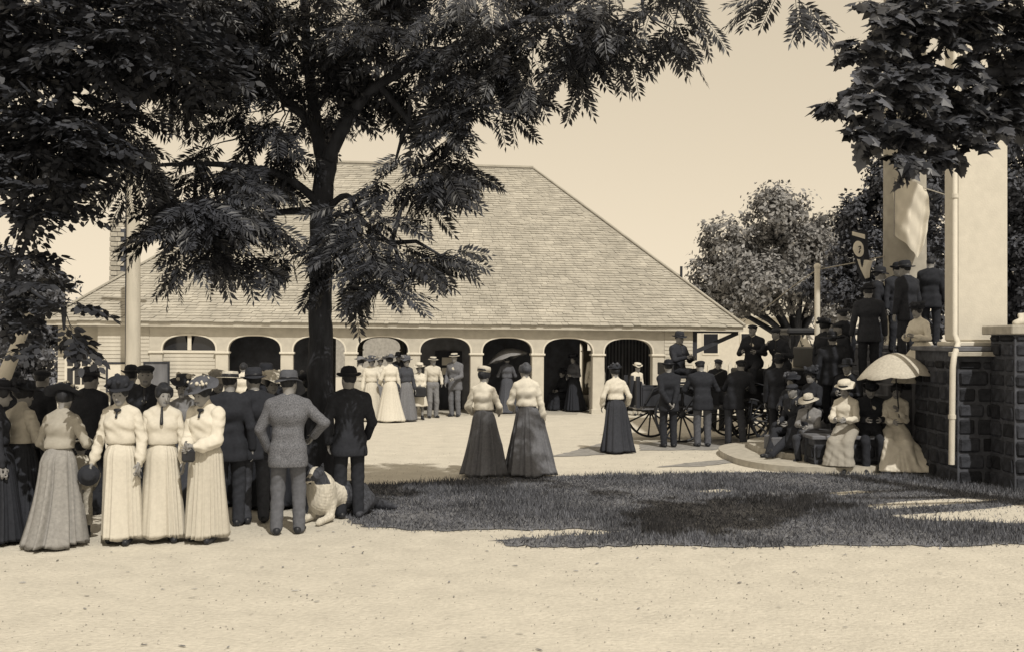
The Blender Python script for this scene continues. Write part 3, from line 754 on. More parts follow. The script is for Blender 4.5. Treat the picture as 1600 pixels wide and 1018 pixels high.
# cornice, eaves, roof
EZ, U0, U1, V0, V1, RV, RU0, RU1, RZ = 2.47, -12.45, 6.62, -.2, 11.6, 5.7, -5.6, 1.35, 7.80
MB().box(-12.35, 5.2, -.06, .3, WT, WT+.05, .01).build('cornice', M_TRIM, ST)
wallbox('soffit', U0+.05, U1-.05, V0+.04, V1-.05, EZ-.04, EZ-.01, M_PAINT2)
for a in ((U0, U1, V0, V0+.03), (U0, U1, V1-.03, V1), (U0, U0+.03, V0+.03, V1-.03), (U1-.03, U1, V0+.03, V1-.03)):
    MB().box(a[0], a[1], a[2], a[3], EZ-.09, EZ+.03).build('fascia', M_PAINT2, ST)
E = [Vector((U0-.04, V0-.05, EZ+.035)), Vector((U1+.04, V0-.05, EZ+.035)), Vector((U1+.04, V1+.05, EZ+.035)), Vector((U0-.04, V1+.05, EZ+.035))]
RL, RR = Vector((RU0, RV, RZ)), Vector((RU1, RV, RZ))
deck = MB().add([*E, RL, RR], [(0, 1, 5, 4), (2, 3, 4, 5), (1, 2, 5), (3, 0, 4), (3, 2, 1, 0)]); roof = deck.build('roof', M_MIDWOOD, ST)
def shingle_slope(a, b, c, d, pitch=.112, seed=1, w0=.12, w1=.34):
    """courses of butted shingles from eave a-b up to ridge d-c, each butt raised a little"""
    rr = random.Random(seed); n = (b-a).cross(d-a).normalized(); h = ((c+d)/2-(a+b)/2); rows = int(h.length/pitch); V = []
    sl = ((d+c)/2-(a+b)/2); sl = (sl-(b-a).normalized()*sl.dot((b-a).normalized())).normalized()
    for i in range(rows):
        t0, t1 = i/rows, (i+1.25)/rows; t1 = min(t1, 1)
        p, q = a.lerp(d, t0), b.lerp(c, t0); p2, q2 = a.lerp(d, t1), b.lerp(c, t1); ln = (q-p).length
        wob = rr.uniform(-.012, .012); x = 0
        while x < ln-.02:
            w = min(rr.uniform(w0, w1), ln-x)
            if ln-x-w < .1: w = ln-x
            f0, f1 = x/ln, (x+w-.006)/ln; up_ = n*(.02+rr.uniform(0, .014)); dn = sl*(wob+rr.uniform(-.016, .012))
            A, B, C_, D = p.lerp(q, f0)+up_+dn, p.lerp(q, f1)+up_+dn, p2.lerp(q2, f1)+n*.004, p2.lerp(q2, f0)+n*.004
            V += [A, B, C_, D, p.lerp(q, f0)+dn, p.lerp(q, f1)+dn]; x += w
    m = len(V)//6; base = np.array([(0, 1, 2, 3), (4, 5, 1, 0)])
    Q = (base[None]+6*np.arange(m)[:, None, None]).reshape(-1, 4)
    tag(link('shingles', np_mesh('shingles', np.array([tuple(v) for v in V]), Q, M_SHINGLE, False), roof), kind='stuff')
shingle_slope(E[0], E[1], RR, RL, seed=1); shingle_slope(E[2], E[3], RL, RR, seed=2, pitch=.3, w0=.4, w1=.9)
shingle_slope(E[1], E[2], RR, RR, seed=3); shingle_slope(E[3], E[0], RL, RL, seed=4)
MB().bar(RL+Vector((0, 0, .05)), RR+Vector((0, 0, .05)), .16, .06).build('ridge_cap', M_SHINGLE, roof)
for a, b_ in ((E[1], RR), (E[0], RL)): MB().bar(a+Vector((0, 0, .05)), b_+Vector((0, 0, .05)), .12, .03).build('hip_cap', M_SHINGLE, roof)
MB().tube([RR.lerp(E[1], .73)+Vector((0, 0, .02)), RR.lerp(E[1], .73)+Vector((0, 0, .38))], .04).build('vent_pipe', M_IRON, roof)
# brace under the porte cochere at the right end
br = MB().bar((5.2, .1, 1.75), (6.55, .1, 2.34), .09, .11).build('eave_brace', M_DKWOOD, ST)
MB().box(5.2, 6.56, .05, .14, 2.33, 2.41).build('eave_beam', M_DKWOOD, ST)
MB().box(5.2, 5.34, .05, .18, 1.55, 2.33).build('brace_post', M_DKWOOD, ST)
# brick chimney on the left slope
ch = MB().box(-10.95, -10.55, 3.4, 3.8, 3.4, 5.30).build('chimney', M_MORTAR, ST)
bk = MB().box(0, .19, 0, .09, 0, .125, .008).mesh('brick', M_BRICK)
bk2 = MB().box(0, .09, 0, .19, 0, .125, .008).mesh('brick', M_BRICK)
for c in range(13):
    zz = 3.62+c*.145
    for q in range(3):
        off = (.1 if c % 2 else 0)
        uu = -10.965+q*.2-off
        if uu < -10.99: uu += 0
        if uu+.19 <= -10.52: link('brick', bk, ch, (max(uu, -10.99), 3.36, zz))
    for q in range(2): link('brick', bk2, ch, (-11.0, 3.45+q*.2, zz)); link('brick', bk2, ch, (-10.60, 3.45+q*.2, zz))
MB().box(-11.02, -10.48, 3.33, 3.86, 5.5, 5.58, .01).build('chimney_cap', M_SLAB, ch)
ch.location = (-.72, 0, 0)

# notice boards on the station wall
def notice(u, z0, z1, w, label, pm):
    loc = ST.matrix_basis @ Vector((u, -.16, 0))
    t = empty('notice_board', loc, TH, label, 'notice board')
    MB().box(-w/2+.04, w/2-.04, -.02, .02, z0+.04, z1-.04).build('panel', pm, t)
    f_ = MB(); f_.box(-w/2, w/2, -.035, .03, z1-.05, z1); f_.box(-w/2, w/2, -.035, .03, z0, z0+.05); f_.box(-w/2, -w/2+.05, -.034, .03, z0+.05, z1-.05); f_.box(w/2-.05, w/2, -.034, .03, z0+.05, z1-.05)
    f_.build('frame', M_DKWOOD, t)
    for s_ in (-1, 1): MB().box(s_*w*.32-.035, s_*w*.32+.035, .031, .09, 0, z1-.1).build('leg', M_DKWOOD, t)
notice(-10.55, .62, 1.42, .74, 'white notice board in a dark frame left of the station pole', M_TRIM)
notice(-9.62, .62, 1.44, .68, 'dark framed board behind the man in an open dark jacket', M_MIDWOOD)

# utility pole in front of the station
p0 = gpt(208, 662)
pole = empty('utility_pole', p0, 0, 'tall pale round pole rising in front of the station roof beside the chimney', 'pole')
MB().tube([(0, 0, -.2), (0, 0, 1.5), (.01, 0, 4), (0, .01, 7.2)], [.185, .18, .165, .15], 14).build('shaft', M_POLE, pole)
MB().tube([(-.172, -.05, 0), (-.165, -.05, 3), (-.155, -.05, 6.6)], .018, 6).build('ground_wire', M_IRON, pole)
MB().bar((-.6, -.2, 6.7), (.6, -.2, 6.7), .1, .1).build('crossarm', M_MIDWOOD, pole)
# leaning pale spar at the far left
a_, b_ = gpt(-78, 792), at(46, 492, 12.6)
sp = MB().tube([a_+Vector((0, 0, 0)), a_.lerp(b_, .5), b_], [.13, .105, .055], 10); o = sp.build('leaning_spar', M_TRIM)
tag(o, 'pale wooden spar leaning diagonally into the leaves at the left edge', 'spar')
# low white rail fence at far left
fl_ = empty('rail_fence', (-9.6, 20, 0), R(4), 'low white two-rail fence behind the crowd at the far left', 'fence')
for q in range(4): MB().box(-1.6+q*1.1, -1.5+q*1.1, -.05, .05, 0, 1.25, .008).build('post', M_TRIM, fl_)
for zz in (.55, 1.1): MB().box(-1.9, 2.0, -.09, -.052, zz, zz+.12, .006).build('rail', M_TRIM, fl_)

# ------------------------------------------------------------------ trees
def leaf_pinnate(seed, L_=.55, pairs=9, wide=.30):
    """compound leaf: a stalk with folded leaflets, base at the origin, along +X, blade facing +Z"""
    rr = random.Random(seed); V, T = [], []
    def tri(*p):
        n = len(V); V.extend(p); T.extend([(n, n+1, n+2)] if len(p) == 3 else [(n, n+1, n+2), (n, n+2, n+3)])
    cz = lambda s_: -.18*L_*(s_/L_)**2
    for i in range(4):
        x0, x1 = L_*i/4, L_*(i+1)/4; tri((x0, -.004, cz(x0)), (x1, -.003, cz(x1)), (x1, .003, cz(x1)), (x0, .004, cz(x0)))
    for i in range(pairs+1):
        x = L_*(.2+.8*i/pairs); ll = L_*wide*(.62+.5*math.sin(PI*(.18+.72*i/pairs)))*rr.uniform(.85, 1.1)
        for s_ in ((-1, 1) if i < pairs else (0,)):
            an = (s_*R(rr.uniform(52, 70)*(1-.35*i/pairs))) if s_ else R(rr.uniform(-8, 8)); dz = rr.uniform(-.28, -.02)
            d = Vector((math.cos(an), math.sin(an), dz)).normalized(); sd = Vector((-math.sin(an), math.cos(an), rr.uniform(-.3, .3))); b0 = Vector((x+rr.uniform(-.01, .01), s_*.006, cz(x)))
            w_ = ll*.15
            tri(tuple(b0), tuple(b0+d*ll*.42+sd*w_), tuple(b0+d*ll-Vector((0, 0, ll*.1))), tuple(b0+d*ll*.42-sd*w_))
    return np.array(V, np.float32), np.array(T, np.int32)
def leaf_oval(seed, n=5, L_=.34):
    """a short shoot with n plain oval leaves"""
    rr = random.Random(seed); V, T = [], []
    V += [(0, -.003, 0), (L_, 0, 0), (0, .003, 0)]; T.append((0, 1, 2))
    for i in range(n):
        x = L_*(.2+.8*i/(n-1)); s_ = 1 if i % 2 else -1; an = s_*R(rr.uniform(30, 65)) if i < n-1 else 0; ll = rr.uniform(.10, .15)*L_/.34
        d = Vector((math.cos(an), math.sin(an), rr.uniform(-.4, .1))).normalized(); sd = Vector((-math.sin(an), math.cos(an), rr.uniform(-.4, .4))); b0 = Vector((x, 0, 0)); w_ = ll*.27
        k = len(V); V += [tuple(b0), tuple(b0+d*ll*.3+sd*w_), tuple(b0+d*ll*.7+sd*w_*.8), tuple(b0+d*ll), tuple(b0+d*ll*.7-sd*w_*.8), tuple(b0+d*ll*.3-sd*w_)]
        T += [(k, k+1, k+2), (k, k+2, k+3), (k, k+3, k+4), (k, k+4, k+5)]
    return np.array(V, np.float32), np.array(T, np.int32)
def leaf_maple(seed, S=.11):
    rr = random.Random(seed)
    P = [(0, .0), (.28, -.12), (.62, -.48), (.52, -.78), (.98, -.72), (1.02, -.38), (1.32, -.58), (1.5, -.30), (1.95, 0)]
    up_ = [(x, -y) for x, y in P[1:-1]][::-1]
    pts = [(x*rr.uniform(.93, 1.07), y*rr.uniform(.93, 1.07)) for x, y in P]+up_
    V = [(.9*S, 0, .06*S)]+[(x*S, y*S, -.25*abs(y)*S-.12*max(0, x-1)*S) for x, y in pts]
    V += [(-.5*S, -.015*S, .0), (0, 0, 0), (-.5*S, .015*S, .0)]
    m = len(pts); T = [(0, 1+i, 1+(i+1) % m) for i in range(m)]+[(m+1, m+2, m+3)]
    return np.array(V, np.float32), np.array(T, np.int32)
def clump(px, py, rx, ry, Y, n, d=None): return dict(c=at(px, py, Y), r=Vector((rx/F*Y, (d or max(rx, ry)*.8)/F*Y, ry/F*Y)), n=n)
def grow(root, clumps, tmpl, leafmat, limbs, seed, droop=.5, per=7, tw_len=.75, first=.25, max_ind=300, size=(.8, 1.15), trad=.012, spread=50, face=.0):
    """twigs out of every clump, leaves along every twig; the leaves that show largest become parts of their own"""
    rr = random.Random(seed); tw = MB(); mats4 = []
    limb_pts = [Vector(p) for l in limbs for p in l]
    for cl in clumps:
        c, r = cl['c'], cl['r']; rm = (r.x+r.z)/2
        a = min(limb_pts, key=lambda p: (p-c).length) if limb_pts else c
        mid = a.lerp(c, .5)+Vector((0, 0, .12*(c-a).length))
        if (c-a).length > .15: tw.tube([a, mid, c], [.03+.008*rm, .024, .012], 5, False)
        for q in range(cl['n']):
            while True:
                o = Vector((rr.uniform(-1, 1), rr.uniform(-1, 1), rr.uniform(-1, 1)))
                if o.length < 1: break
            st = c+Vector((o.x*r.x, o.y*r.y, o.z*r.z))*.72
            d = Vector((o.x+rr.uniform(-.4, .4), o.y+rr.uniform(-.5, .5), o.z*.5+rr.uniform(-.25, .15)))
            if d.length < .05: d = Vector((1, 0, 0))
            d.normalize(); ln = rr.uniform(.55, 1.0)*tw_len*min(1.0, .5+rm)
            sag = Vector((0, 0, -1)); pts = [st-d*ln*.35, st, st+d*ln*.5+sag*.03*ln, st+d*ln+sag*droop*.3*ln]
            tw.tube(pts, [trad, trad*.8, trad*.6, trad*.3], 3, False)
            if rr.random() < .5 and rm > .2: tw.tube([c, c.lerp(pts[0], .5)+Vector((0, 0, .04)), pts[0]], [trad*1.2, trad*1.1, trad], 3, False)
            for w_ in range(per):
                t = first+(1-first)*w_/max(1, per-1); p = pts[1].lerp(pts[2], t*2) if t < .5 else pts[2].lerp(pts[3], t*2-1)
                sgn = 1 if w_ % 2 else -1; an = R(sgn*rr.uniform(spread*.6, spread*1.3)) if w_ < per-1 else R(rr.uniform(-15, 15))
                dd = Matrix.Rotation(an, 3, 'Z') @ d; dd.z = dd.z*.4-droop*rr.uniform(.2, 1.3); dd.normalize()
                nm = Vector((rr.gauss(0, .45), rr.gauss(0, .45)-face, 1.0)); nm = (nm-dd*nm.dot(dd)).normalized(); sd = nm.cross(dd)
                s_ = rr.uniform(*size); M = Matrix((dd*s_, sd*s_, nm*s_)).transposed().to_4x4(); M.translation = p; mats4.append(M)
    def key(M):
        p = M.translation; px, py = 800+F*p.x/p.y, YH-F*(p.z-HC)/p.y
        return p.y if (10 < px < 1590 and 8 < py < 1000 and p.y > 1) else 1e3+p.y
    order = sorted(range(len(mats4)), key=lambda i: key(mats4[i])); ind = order[:max_ind]; rest = order[max_ind:]
    mesh4 = [np_mesh('leaf', v, t, leafmat, False) for v, t in tmpl]
    for i in ind:
        o = bpy.data.objects.new('leaf', mesh4[i % len(tmpl)]); C.objects.link(o); o.parent = root; o.matrix_basis = root.matrix_basis.inverted() @ mats4[i]
    if rest:
        VV, TT, n = [], [], 0
        for k, (v, t) in enumerate(tmpl):
            Ms = np.array([mats4[i] for i in rest if i % len(tmpl) == k], np.float32)
            if not len(Ms): continue
            W = np.einsum('mij,vj->mvi', Ms[:, :3, :3], v)+Ms[:, None, :3, 3]
            TT.append((t[None]+(n+len(v)*np.arange(len(Ms)))[:, None, None]).reshape(-1, 3)); VV.append(W.reshape(-1, 3)); n += len(Ms)*len(v)
        o = link('foliage', np_mesh('foliage', np.concatenate(VV)-np.array(root.location), np.concatenate(TT), leafmat, False), root); o['kind'] = 'stuff'
    o = tw.build('twigs', M_BARK, root, -root.location); o['kind'] = 'stuff'
def limb_tube(root, pts, rad, name='limb', n=10):
    pts = [Vector(p) for p in pts]; rad = list(rad)
    for _ in range(2):                          # round the bends
        q, r2 = [pts[0]], [rad[0]]
        for i in range(len(pts)-1): q += [pts[i].lerp(pts[i+1], .25), pts[i].lerp(pts[i+1], .75)]; r2 += [rad[i]*.75+rad[i+1]*.25, rad[i]*.25+rad[i+1]*.75]
        pts, rad = q+[pts[-1]], r2+[rad[-1]]
    rr = random.Random(len(pts)+int(rad[0]*1000)); P = []; Rd = []
    for i in range(len(pts)-1):
        for q in range(2):
            t = q/2; v = Vector(pts[i]).lerp(Vector(pts[i+1]), t); P.append(v+Vector((rr.uniform(-1, 1), rr.uniform(-1, 1), 0))*rad[i]*.06); Rd.append((rad[i]*(1-t)+rad[i+1]*t)*rr.uniform(.96, 1.04))
    P.append(Vector(pts[-1])); Rd.append(rad[-1])
    return MB().tube(P, Rd, n).build(name, M_BARK, root, -root.location)

# the big walnut in the middle of the picture
Yt = 13.4
wb = gpt(499, 796); Yt = wb.y
WAL = empty('walnut_tree', wb, 0, 'big dark walnut tree with feathery compound leaves and straight trunk beside the dog', 'tree')
tr = [at(499, 815, Yt), at(499, 780, Yt), at(500, 700, Yt), at(501, 600, Yt), at(501, 480, Yt), at(500, 380, Yt), at(503, 300, Yt), at(515, 240, Yt+.1)]
limb_tube(WAL, tr, [.30, .23, .18, .158, .142, .135, .135, .11], 'trunk', 16)
L1 = [at(512, 250, Yt), at(545, 180, Yt-.2), at(590, 130, Yt-.3), at(690, 80, Yt-.5), at(850, 20, Yt-.8), at(1000, -40, Yt-1)]
L2 = [at(508, 270, Yt), at(490, 180, Yt+.3), at(480, 80, Yt+.4), at(470, -60, Yt+.5)]
L3 = [at(502, 320, Yt), at(450, 275, Yt-.2), at(395, 262, Yt-.4), at(310, 254, Yt-.7), at(200, 262, Yt-1)]
L4 = [at(505, 335, Yt), at(530, 308, Yt-.1), at(546, 305, Yt-.2), at(554, 322, Yt-.3), at(565, 345, Yt-.5), at(612, 380, Yt-.8)]
L5 = [at(485, 190, Yt+.3), at(400, 120, Yt), at(300, 90, Yt-.3), at(180, 100, Yt-.8)]
L6 = [at(590, 130, Yt-.3), at(640, 190, Yt-.4), at(690, 250, Yt-.5)]
L7 = [at(500, 330, Yt), at(440, 330, Yt+.3), at(370, 345, Yt+.5), at(280, 350, Yt+.4)]
for l, r_ in ((L1, [.09, .08, .065, .05, .035, .02]), (L2, [.10, .08, .06, .045]), (L3, [.06, .045, .04, .03, .015]), (L4, [.05, .04, .035, .03, .025, .012]), (L5, [.06, .05, .035, .02]), (L6, [.05, .03, .015]), (L7, [.06, .04, .03, .015])): limb_tube(WAL, l, r_)
WC = [clump(*a) for a in (
    (585, 375, 50, 26, 12.5, 10), (625, 415, 42, 18, 12.2, 6), (560, 345, 28, 22, 12.8, 4), (690, 400, 16, 8, 12.2, 2), (472, 395, 10, 16, 12.8, 2), (540, 390, 26, 14, 12.9, 4), (600, 450, 16, 10, 12.1, 2),
    (328, 322, 60, 32, 12.2, 15), (318, 312, 34, 20, 12.0, 8), (360, 370, 34, 16, 12.5, 5), (300, 372, 38, 12, 12.0, 6), (425, 345, 28, 18, 13, 2), (222, 235, 24, 16, 11.8, 5), (340, 290, 48, 20, 12.6, 6), (185, 195, 38, 26, 11.8, 9),
    (675, 265, 38, 32, 12.6, 7), (640, 300, 32, 14, 12.6, 3), (715, 205, 38, 32, 12.6, 7), (615, 262, 26, 24, 13, 2), (765, 160, 30, 32, 12.6, 6),
    (450, 60, 95, 62, 13.4, 34), (330, 50, 95, 62, 13, 34), (590, 65, 85, 60, 13, 23), (720, 85, 75, 55, 12.8, 23), (830, 50, 75, 45, 12.4, 19), (930, 45, 60, 34, 12.2, 10), (1005, 28, 45, 24, 12, 6), (1055, 12, 26, 14, 11.9, 2),
    (440, 165, 64, 40, 13.4, 12), (380, 222, 44, 28, 13.2, 6), (235, 105, 70, 42, 12.2, 16), (405, 280, 40, 16, 13, 6), (640, 150, 40, 34, 13, 6), (450, 232, 28, 26, 13.6, 4), (525, 140, 42, 34, 13.6, 7),
    (500, -40, 150, 45, 13, 29), (750, -40, 150, 45, 12.6, 24), (980, -45, 110, 35, 12, 11), (250, -30, 150, 45, 12.4, 32), (895, 92, 24, 14, 12.4, 3), (1236, -12, 12, 8, 11, 2))]
grow(WAL, WC, [leaf_pinnate(i, .44+.05*(i % 3), 9+i % 2, .25) for i in range(5)], M_LEAF, [L1, L2, L3, L4, L5, L6, L7], 11, droop=.6, per=7, tw_len=.62, face=.75)

# elm at the left: crown fills the upper left corner, trunk outside the frame
eb = Vector((-7.2, 11.5, 0))
ELM = empty('elm_tree', eb, 0, 'dense dark small-leaved tree hanging into the top left corner', 'tree')
limb_tube(ELM, [(-7.2, 11.5, -.1), (-7.15, 11.5, 2), (-7.0, 11.4, 4), (-6.8, 11.3, 7)], [.42, .3, .26, .16], 'trunk', 14)
E1 = [Vector((-7.05, 11.4, 3.6)), at(-40, 260, 11.2), at(60, 230, 11), at(160, 230, 10.8)]
E2 = [Vector((-6.9, 11.3, 5.2)), at(-20, 100, 11), at(90, 70, 10.8), at(200, 50, 10.6)]
E3 = [Vector((-7.1, 11.5, 3.0)), at(-60, 430, 11), at(20, 432, 10.9), at(70, 470, 10.8), at(100, 480, 10.7)]
for l, r_ in ((E1, [.1, .07, .05, .02]), (E2, [.11, .08, .05, .02]), (E3, [.05, .03, .02, .015, .01])): limb_tube(ELM, l, r_)
EC = [clump(*a) for a in ((45, 440, 40, 16, 10.9, 3), (88, 474, 32, 12, 10.8, 3), (100, 515, 22, 12, 10.8, 2), (25, 400, 22, 16, 11, 2), (30, 50, 90, 60, 11, 33), (130, 60, 80, 60, 10.8, 30), (220, 40, 70, 50, 10.8, 22), (40, 160, 80, 55, 11, 26), (130, 190, 60, 35, 10.8, 11), (40, 245, 75, 50, 11, 26), (105, 232, 46, 26, 10.7, 9), (75, 300, 34, 26, 10.8, 6), (20, 310, 40, 30, 11, 7),
    (60, -40, 140, 45, 11, 24), (-60, 120, 80, 150, 11.3, 22), (30, 432, 36, 10, 10.9, 1), (70, 468, 28, 8, 10.8, 1), (5, 462, 20, 20, 11, 1), (105, 492, 12, 12, 10.7, 1), (10, 385, 24, 24, 11, 2), (60, 350, 24, 24, 11, 2), (280, 110, 50, 40, 11.2, 9))]
grow(ELM, EC, [leaf_oval(i, 6, .29) for i in range(5)], M_LEAF2, [E1, E2, E3], 23, droop=.35, per=10, tw_len=.5, trad=.007)

# maple at the right: trunk outside the frame
mb_ = Vector((7.6, 11.8, 0))
MAP = empty('maple_tree', mb_, 0, 'broad-leaved maple hanging into the top right corner before the white columns', 'tree')
limb_tube(MAP, [(7.6, 11.8, -.1), (7.6, 11.8, 1.5), (7.4, 11.6, 4), (7.2, 11.4, 7)], [.4, .3, .24, .12], 'trunk', 14)
A1 = [Vector((7.42, 11.6, 3.8)), at(1640, 120, 10.6), at(1500, 110, 9.6), at(1390, 130, 9.2), at(1310, 150, 9)]
A2 = [Vector((7.45, 11.6, 3.2)), at(1620, 190, 10.4), at(1520, 190, 9.8), at(1420, 210, 9.4)]
A3 = [Vector((7.3, 11.5, 4.8)), at(1600, 20, 10.4), at(1480, 20, 9.8), at(1390, 30, 9.4)]
for l, r_ in ((A1, [.09, .06, .04, .025, .01]), (A2, [.07, .05, .03, .012]), (A3, [.08, .06, .04, .015])): limb_tube(MAP, l, r_)
MC = [clump(*a) for a in ((1570, 50, 65, 65, 10, 40), (1470, 40, 60, 52, 9.6, 36), (1405, 30, 32, 32, 9.4, 12), (1550, 140, 65, 45, 10, 34), (1460, 128, 55, 42, 9.6, 30), (1395, 122, 36, 28, 9.2, 13), (1340, 145, 30, 14, 9, 6), (1303, 163, 10, 8, 9, 2),
    (1375, 188, 36, 18, 9.2, 10), (1420, 200, 38, 22, 9.3, 14), (1465, 205, 36, 16, 9.4, 11), (1520, 188, 36, 16, 9.6, 10), (1590, 180, 26, 18, 9.9, 7), (1345, 208, 14, 8, 9, 4), (1360, 75, 26, 34, 9.3, 9), (1375, 20, 26, 24, 9.3, 8), (1440, 235, 24, 10, 9.4, 5), (1500, 222, 26, 10, 9.5, 6), (1405, 232, 14, 8, 9.2, 3), (1510, -30, 120, 40, 9.8, 32), (1650, 90, 60, 110, 10.4, 24))]
grow(MAP, MC, [leaf_maple(i, .082) for i in range(5)], M_MAPLE, [A1, A2, A3], 37, droop=.75, per=11, tw_len=.38, trad=.005, first=.1, size=(.75, 1.25), face=.55)

# trees farther off: trunk, limbs and a crown of small leaf clumps on puffs
def far_tree(name, label, base, puffs, trunk_h, trunk_r, m, seed, nleaf, ls=.16, group=None):
    r = np.random.RandomState(seed)
    t = empty(name, base, 0, label, 'tree', group)
    top = Vector((0, 0, trunk_h)); limb_tube_local = MB().tube([(0, 0, -.2), (.02, 0, trunk_h*.5), (0, .03, trunk_h), (.1, 0, trunk_h*1.5)], [trunk_r*1.3, trunk_r, trunk_r*.85, trunk_r*.5], 10)
    limb_tube_local.build('trunk', M_BARK, t)
    mb = MB()
    for c, rad in puffs:
        c = Vector(c)-Vector(base); mb.tube([top, top.lerp(c, .5)+Vector((0, 0, .2)), c], [trunk_r*.5, trunk_r*.3, .03], 6, False)
    mb.build('limbs', M_BARK, t)
    VV = []
    tot = sum(p[1][0]*p[1][2] for p in puffs)
    for c, rad in puffs:
        n = int(nleaf*rad[0]*rad[2]/tot)
        sub = max(3, n//55); d = r.normal(size=(sub, 3)); d /= np.linalg.norm(d, axis=1)[:, None]
        cc = d*r.uniform(.55, 1.02, (sub, 1))          # leaf clumps on the puff
        pt = (cc[r.randint(0, sub, n)]+r.normal(size=(n, 3))*.14)*np.array(rad)+(np.array(c)-np.array(base))
        nm = pt-(np.array(c)-np.array(base)); nm = nm/(np.linalg.norm(nm, axis=1)[:, None]+1e-6)+r.normal(size=(n, 3))*.55+np.array([0, 0, .35]); nm /= np.linalg.norm(nm, axis=1)[:, None]
        tg = np.cross(nm, r.normal(size=(n, 3))); tg /= np.linalg.norm(tg, axis=1)[:, None]; bt = np.cross(nm, tg); s_ = ls*r.uniform(.6, 1.3, (n, 1))
        VV.append(np.stack([pt-tg*s_, pt+bt*s_*.6, pt+tg*s_, pt-bt*s_*.6], 1).reshape(-1, 3))
    V = np.concatenate(VV); o = link('crown', np_mesh('crown', V, np.arange(len(V)).reshape(-1, 4), m, False), t); o['kind'] = 'stuff'
def puff(px, py, rx, ry, Y): return (tuple(at(px, py, Y)), (rx/F*Y, (rx+ry)*.5/F*Y, ry/F*Y))
yb = 42
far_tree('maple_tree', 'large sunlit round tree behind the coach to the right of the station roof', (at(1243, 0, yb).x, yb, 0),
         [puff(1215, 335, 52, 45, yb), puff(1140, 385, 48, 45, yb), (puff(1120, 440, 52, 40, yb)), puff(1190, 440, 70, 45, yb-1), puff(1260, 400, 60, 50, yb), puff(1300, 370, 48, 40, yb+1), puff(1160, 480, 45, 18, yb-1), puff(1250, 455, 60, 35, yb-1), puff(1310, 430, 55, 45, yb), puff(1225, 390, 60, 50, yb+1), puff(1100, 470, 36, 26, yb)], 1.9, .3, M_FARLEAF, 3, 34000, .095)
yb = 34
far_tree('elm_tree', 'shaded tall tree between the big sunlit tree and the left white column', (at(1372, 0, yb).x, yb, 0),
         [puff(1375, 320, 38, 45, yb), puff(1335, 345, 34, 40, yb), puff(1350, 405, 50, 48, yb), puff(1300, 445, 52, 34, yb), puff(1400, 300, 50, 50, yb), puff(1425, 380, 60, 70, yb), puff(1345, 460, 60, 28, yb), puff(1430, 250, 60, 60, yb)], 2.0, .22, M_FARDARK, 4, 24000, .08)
yb = 27
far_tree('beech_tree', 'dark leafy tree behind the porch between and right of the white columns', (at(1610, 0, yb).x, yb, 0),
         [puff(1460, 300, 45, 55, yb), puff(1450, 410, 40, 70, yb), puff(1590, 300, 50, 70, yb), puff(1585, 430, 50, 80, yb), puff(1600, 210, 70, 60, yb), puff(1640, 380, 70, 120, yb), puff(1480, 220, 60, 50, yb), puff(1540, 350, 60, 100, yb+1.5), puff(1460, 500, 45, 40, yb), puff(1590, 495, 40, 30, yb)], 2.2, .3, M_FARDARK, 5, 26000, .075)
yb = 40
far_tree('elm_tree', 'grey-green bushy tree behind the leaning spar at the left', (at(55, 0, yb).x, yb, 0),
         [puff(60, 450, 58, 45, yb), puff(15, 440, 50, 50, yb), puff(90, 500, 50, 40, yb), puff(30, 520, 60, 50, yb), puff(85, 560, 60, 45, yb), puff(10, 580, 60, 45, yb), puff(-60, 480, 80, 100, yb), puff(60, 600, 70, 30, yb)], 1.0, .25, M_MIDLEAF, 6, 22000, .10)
# small distant trees and hedge towards the horizon
for i, (px, py, rx, ry, Y_) in enumerate(((1285, 505, 40, 26, 90), (1340, 500, 46, 30, 95), (1160, 508, 44, 24, 100), (1420, 505, 50, 34, 80), (1060, 512, 50, 22, 110))):
    far_tree('far_tree', ('small distant tree seen under the big sunlit crown', 'distant tree behind the carriage canopy', 'distant tree under the station eave end', 'distant tree behind the left white column', 'distant tree hidden past the station roof')[i],
             (at(px, 0, Y_).x, Y_, 0), [puff(px-rx*.4, py, rx*.6, ry, Y_), puff(px+rx*.4, py-4, rx*.6, ry, Y_)], 1.6, .18, M_FARLEAF, 30+i, 1500, .3)

# ------------------------------------------------------------------ porch at the right: steps, stone base, columns
def stonework(parent, x0, x1, y0, y1, z0, z1, seed, left=True, ch_=.235, lw=(.26, .46)):
    """random-width stones in courses on the front (-Y) and left (-X) faces, standing proud of a mortar core"""
    rr = random.Random(seed); z = z0
    while z < z1-.05:
        h_ = min(ch_*rr.uniform(.85, 1.12), z1-z)
        if z1-z-h_ < .1: h_ = z1-z
        x = x0; jit = lambda mb: (setattr(mb, 'v', [(a*rr.uniform(.93, 1.02), b_*rr.uniform(.8, 1.1), c*rr.uniform(.9, 1.02)) for a, b_, c in mb.v]), mb)[1]
        while x < x1-.05:
            w = rr.uniform(*lw); w = x1-x if x1-x-w < .16 else w; g = .012; pr = rr.uniform(.015, .04)
            o = jit(MB().box(-w/2+g, w/2-g, -pr, .05, -h_/2+g, h_/2-g, .03)).build('stone', M_STONE, parent, (x+w/2, y0, z+h_/2)); o.rotation_euler = (rr.uniform(-.02, .02), rr.uniform(-.015, .015), rr.uniform(-.02, .02)); x += w
        yv = y0
        while left and yv < y1-.05:
            w = rr.uniform(*lw); w = y1-yv if y1-yv-w < .16 else w; g = .012; pr = rr.uniform(.015, .04)
            jit(MB().box(-pr, .05, -w/2+g, w/2-g, -h_/2+g, h_/2-g, .03)).build('stone', M_STONE, parent, (x0, yv+w/2, z+h_/2)); yv += w
        z += h_
POR = empty('porch', (6.5, 16, 0), 0, 'stone porch with broad steps and two tall white columns at the right edge', 'porch')
POR.location = (0, 0, 0)
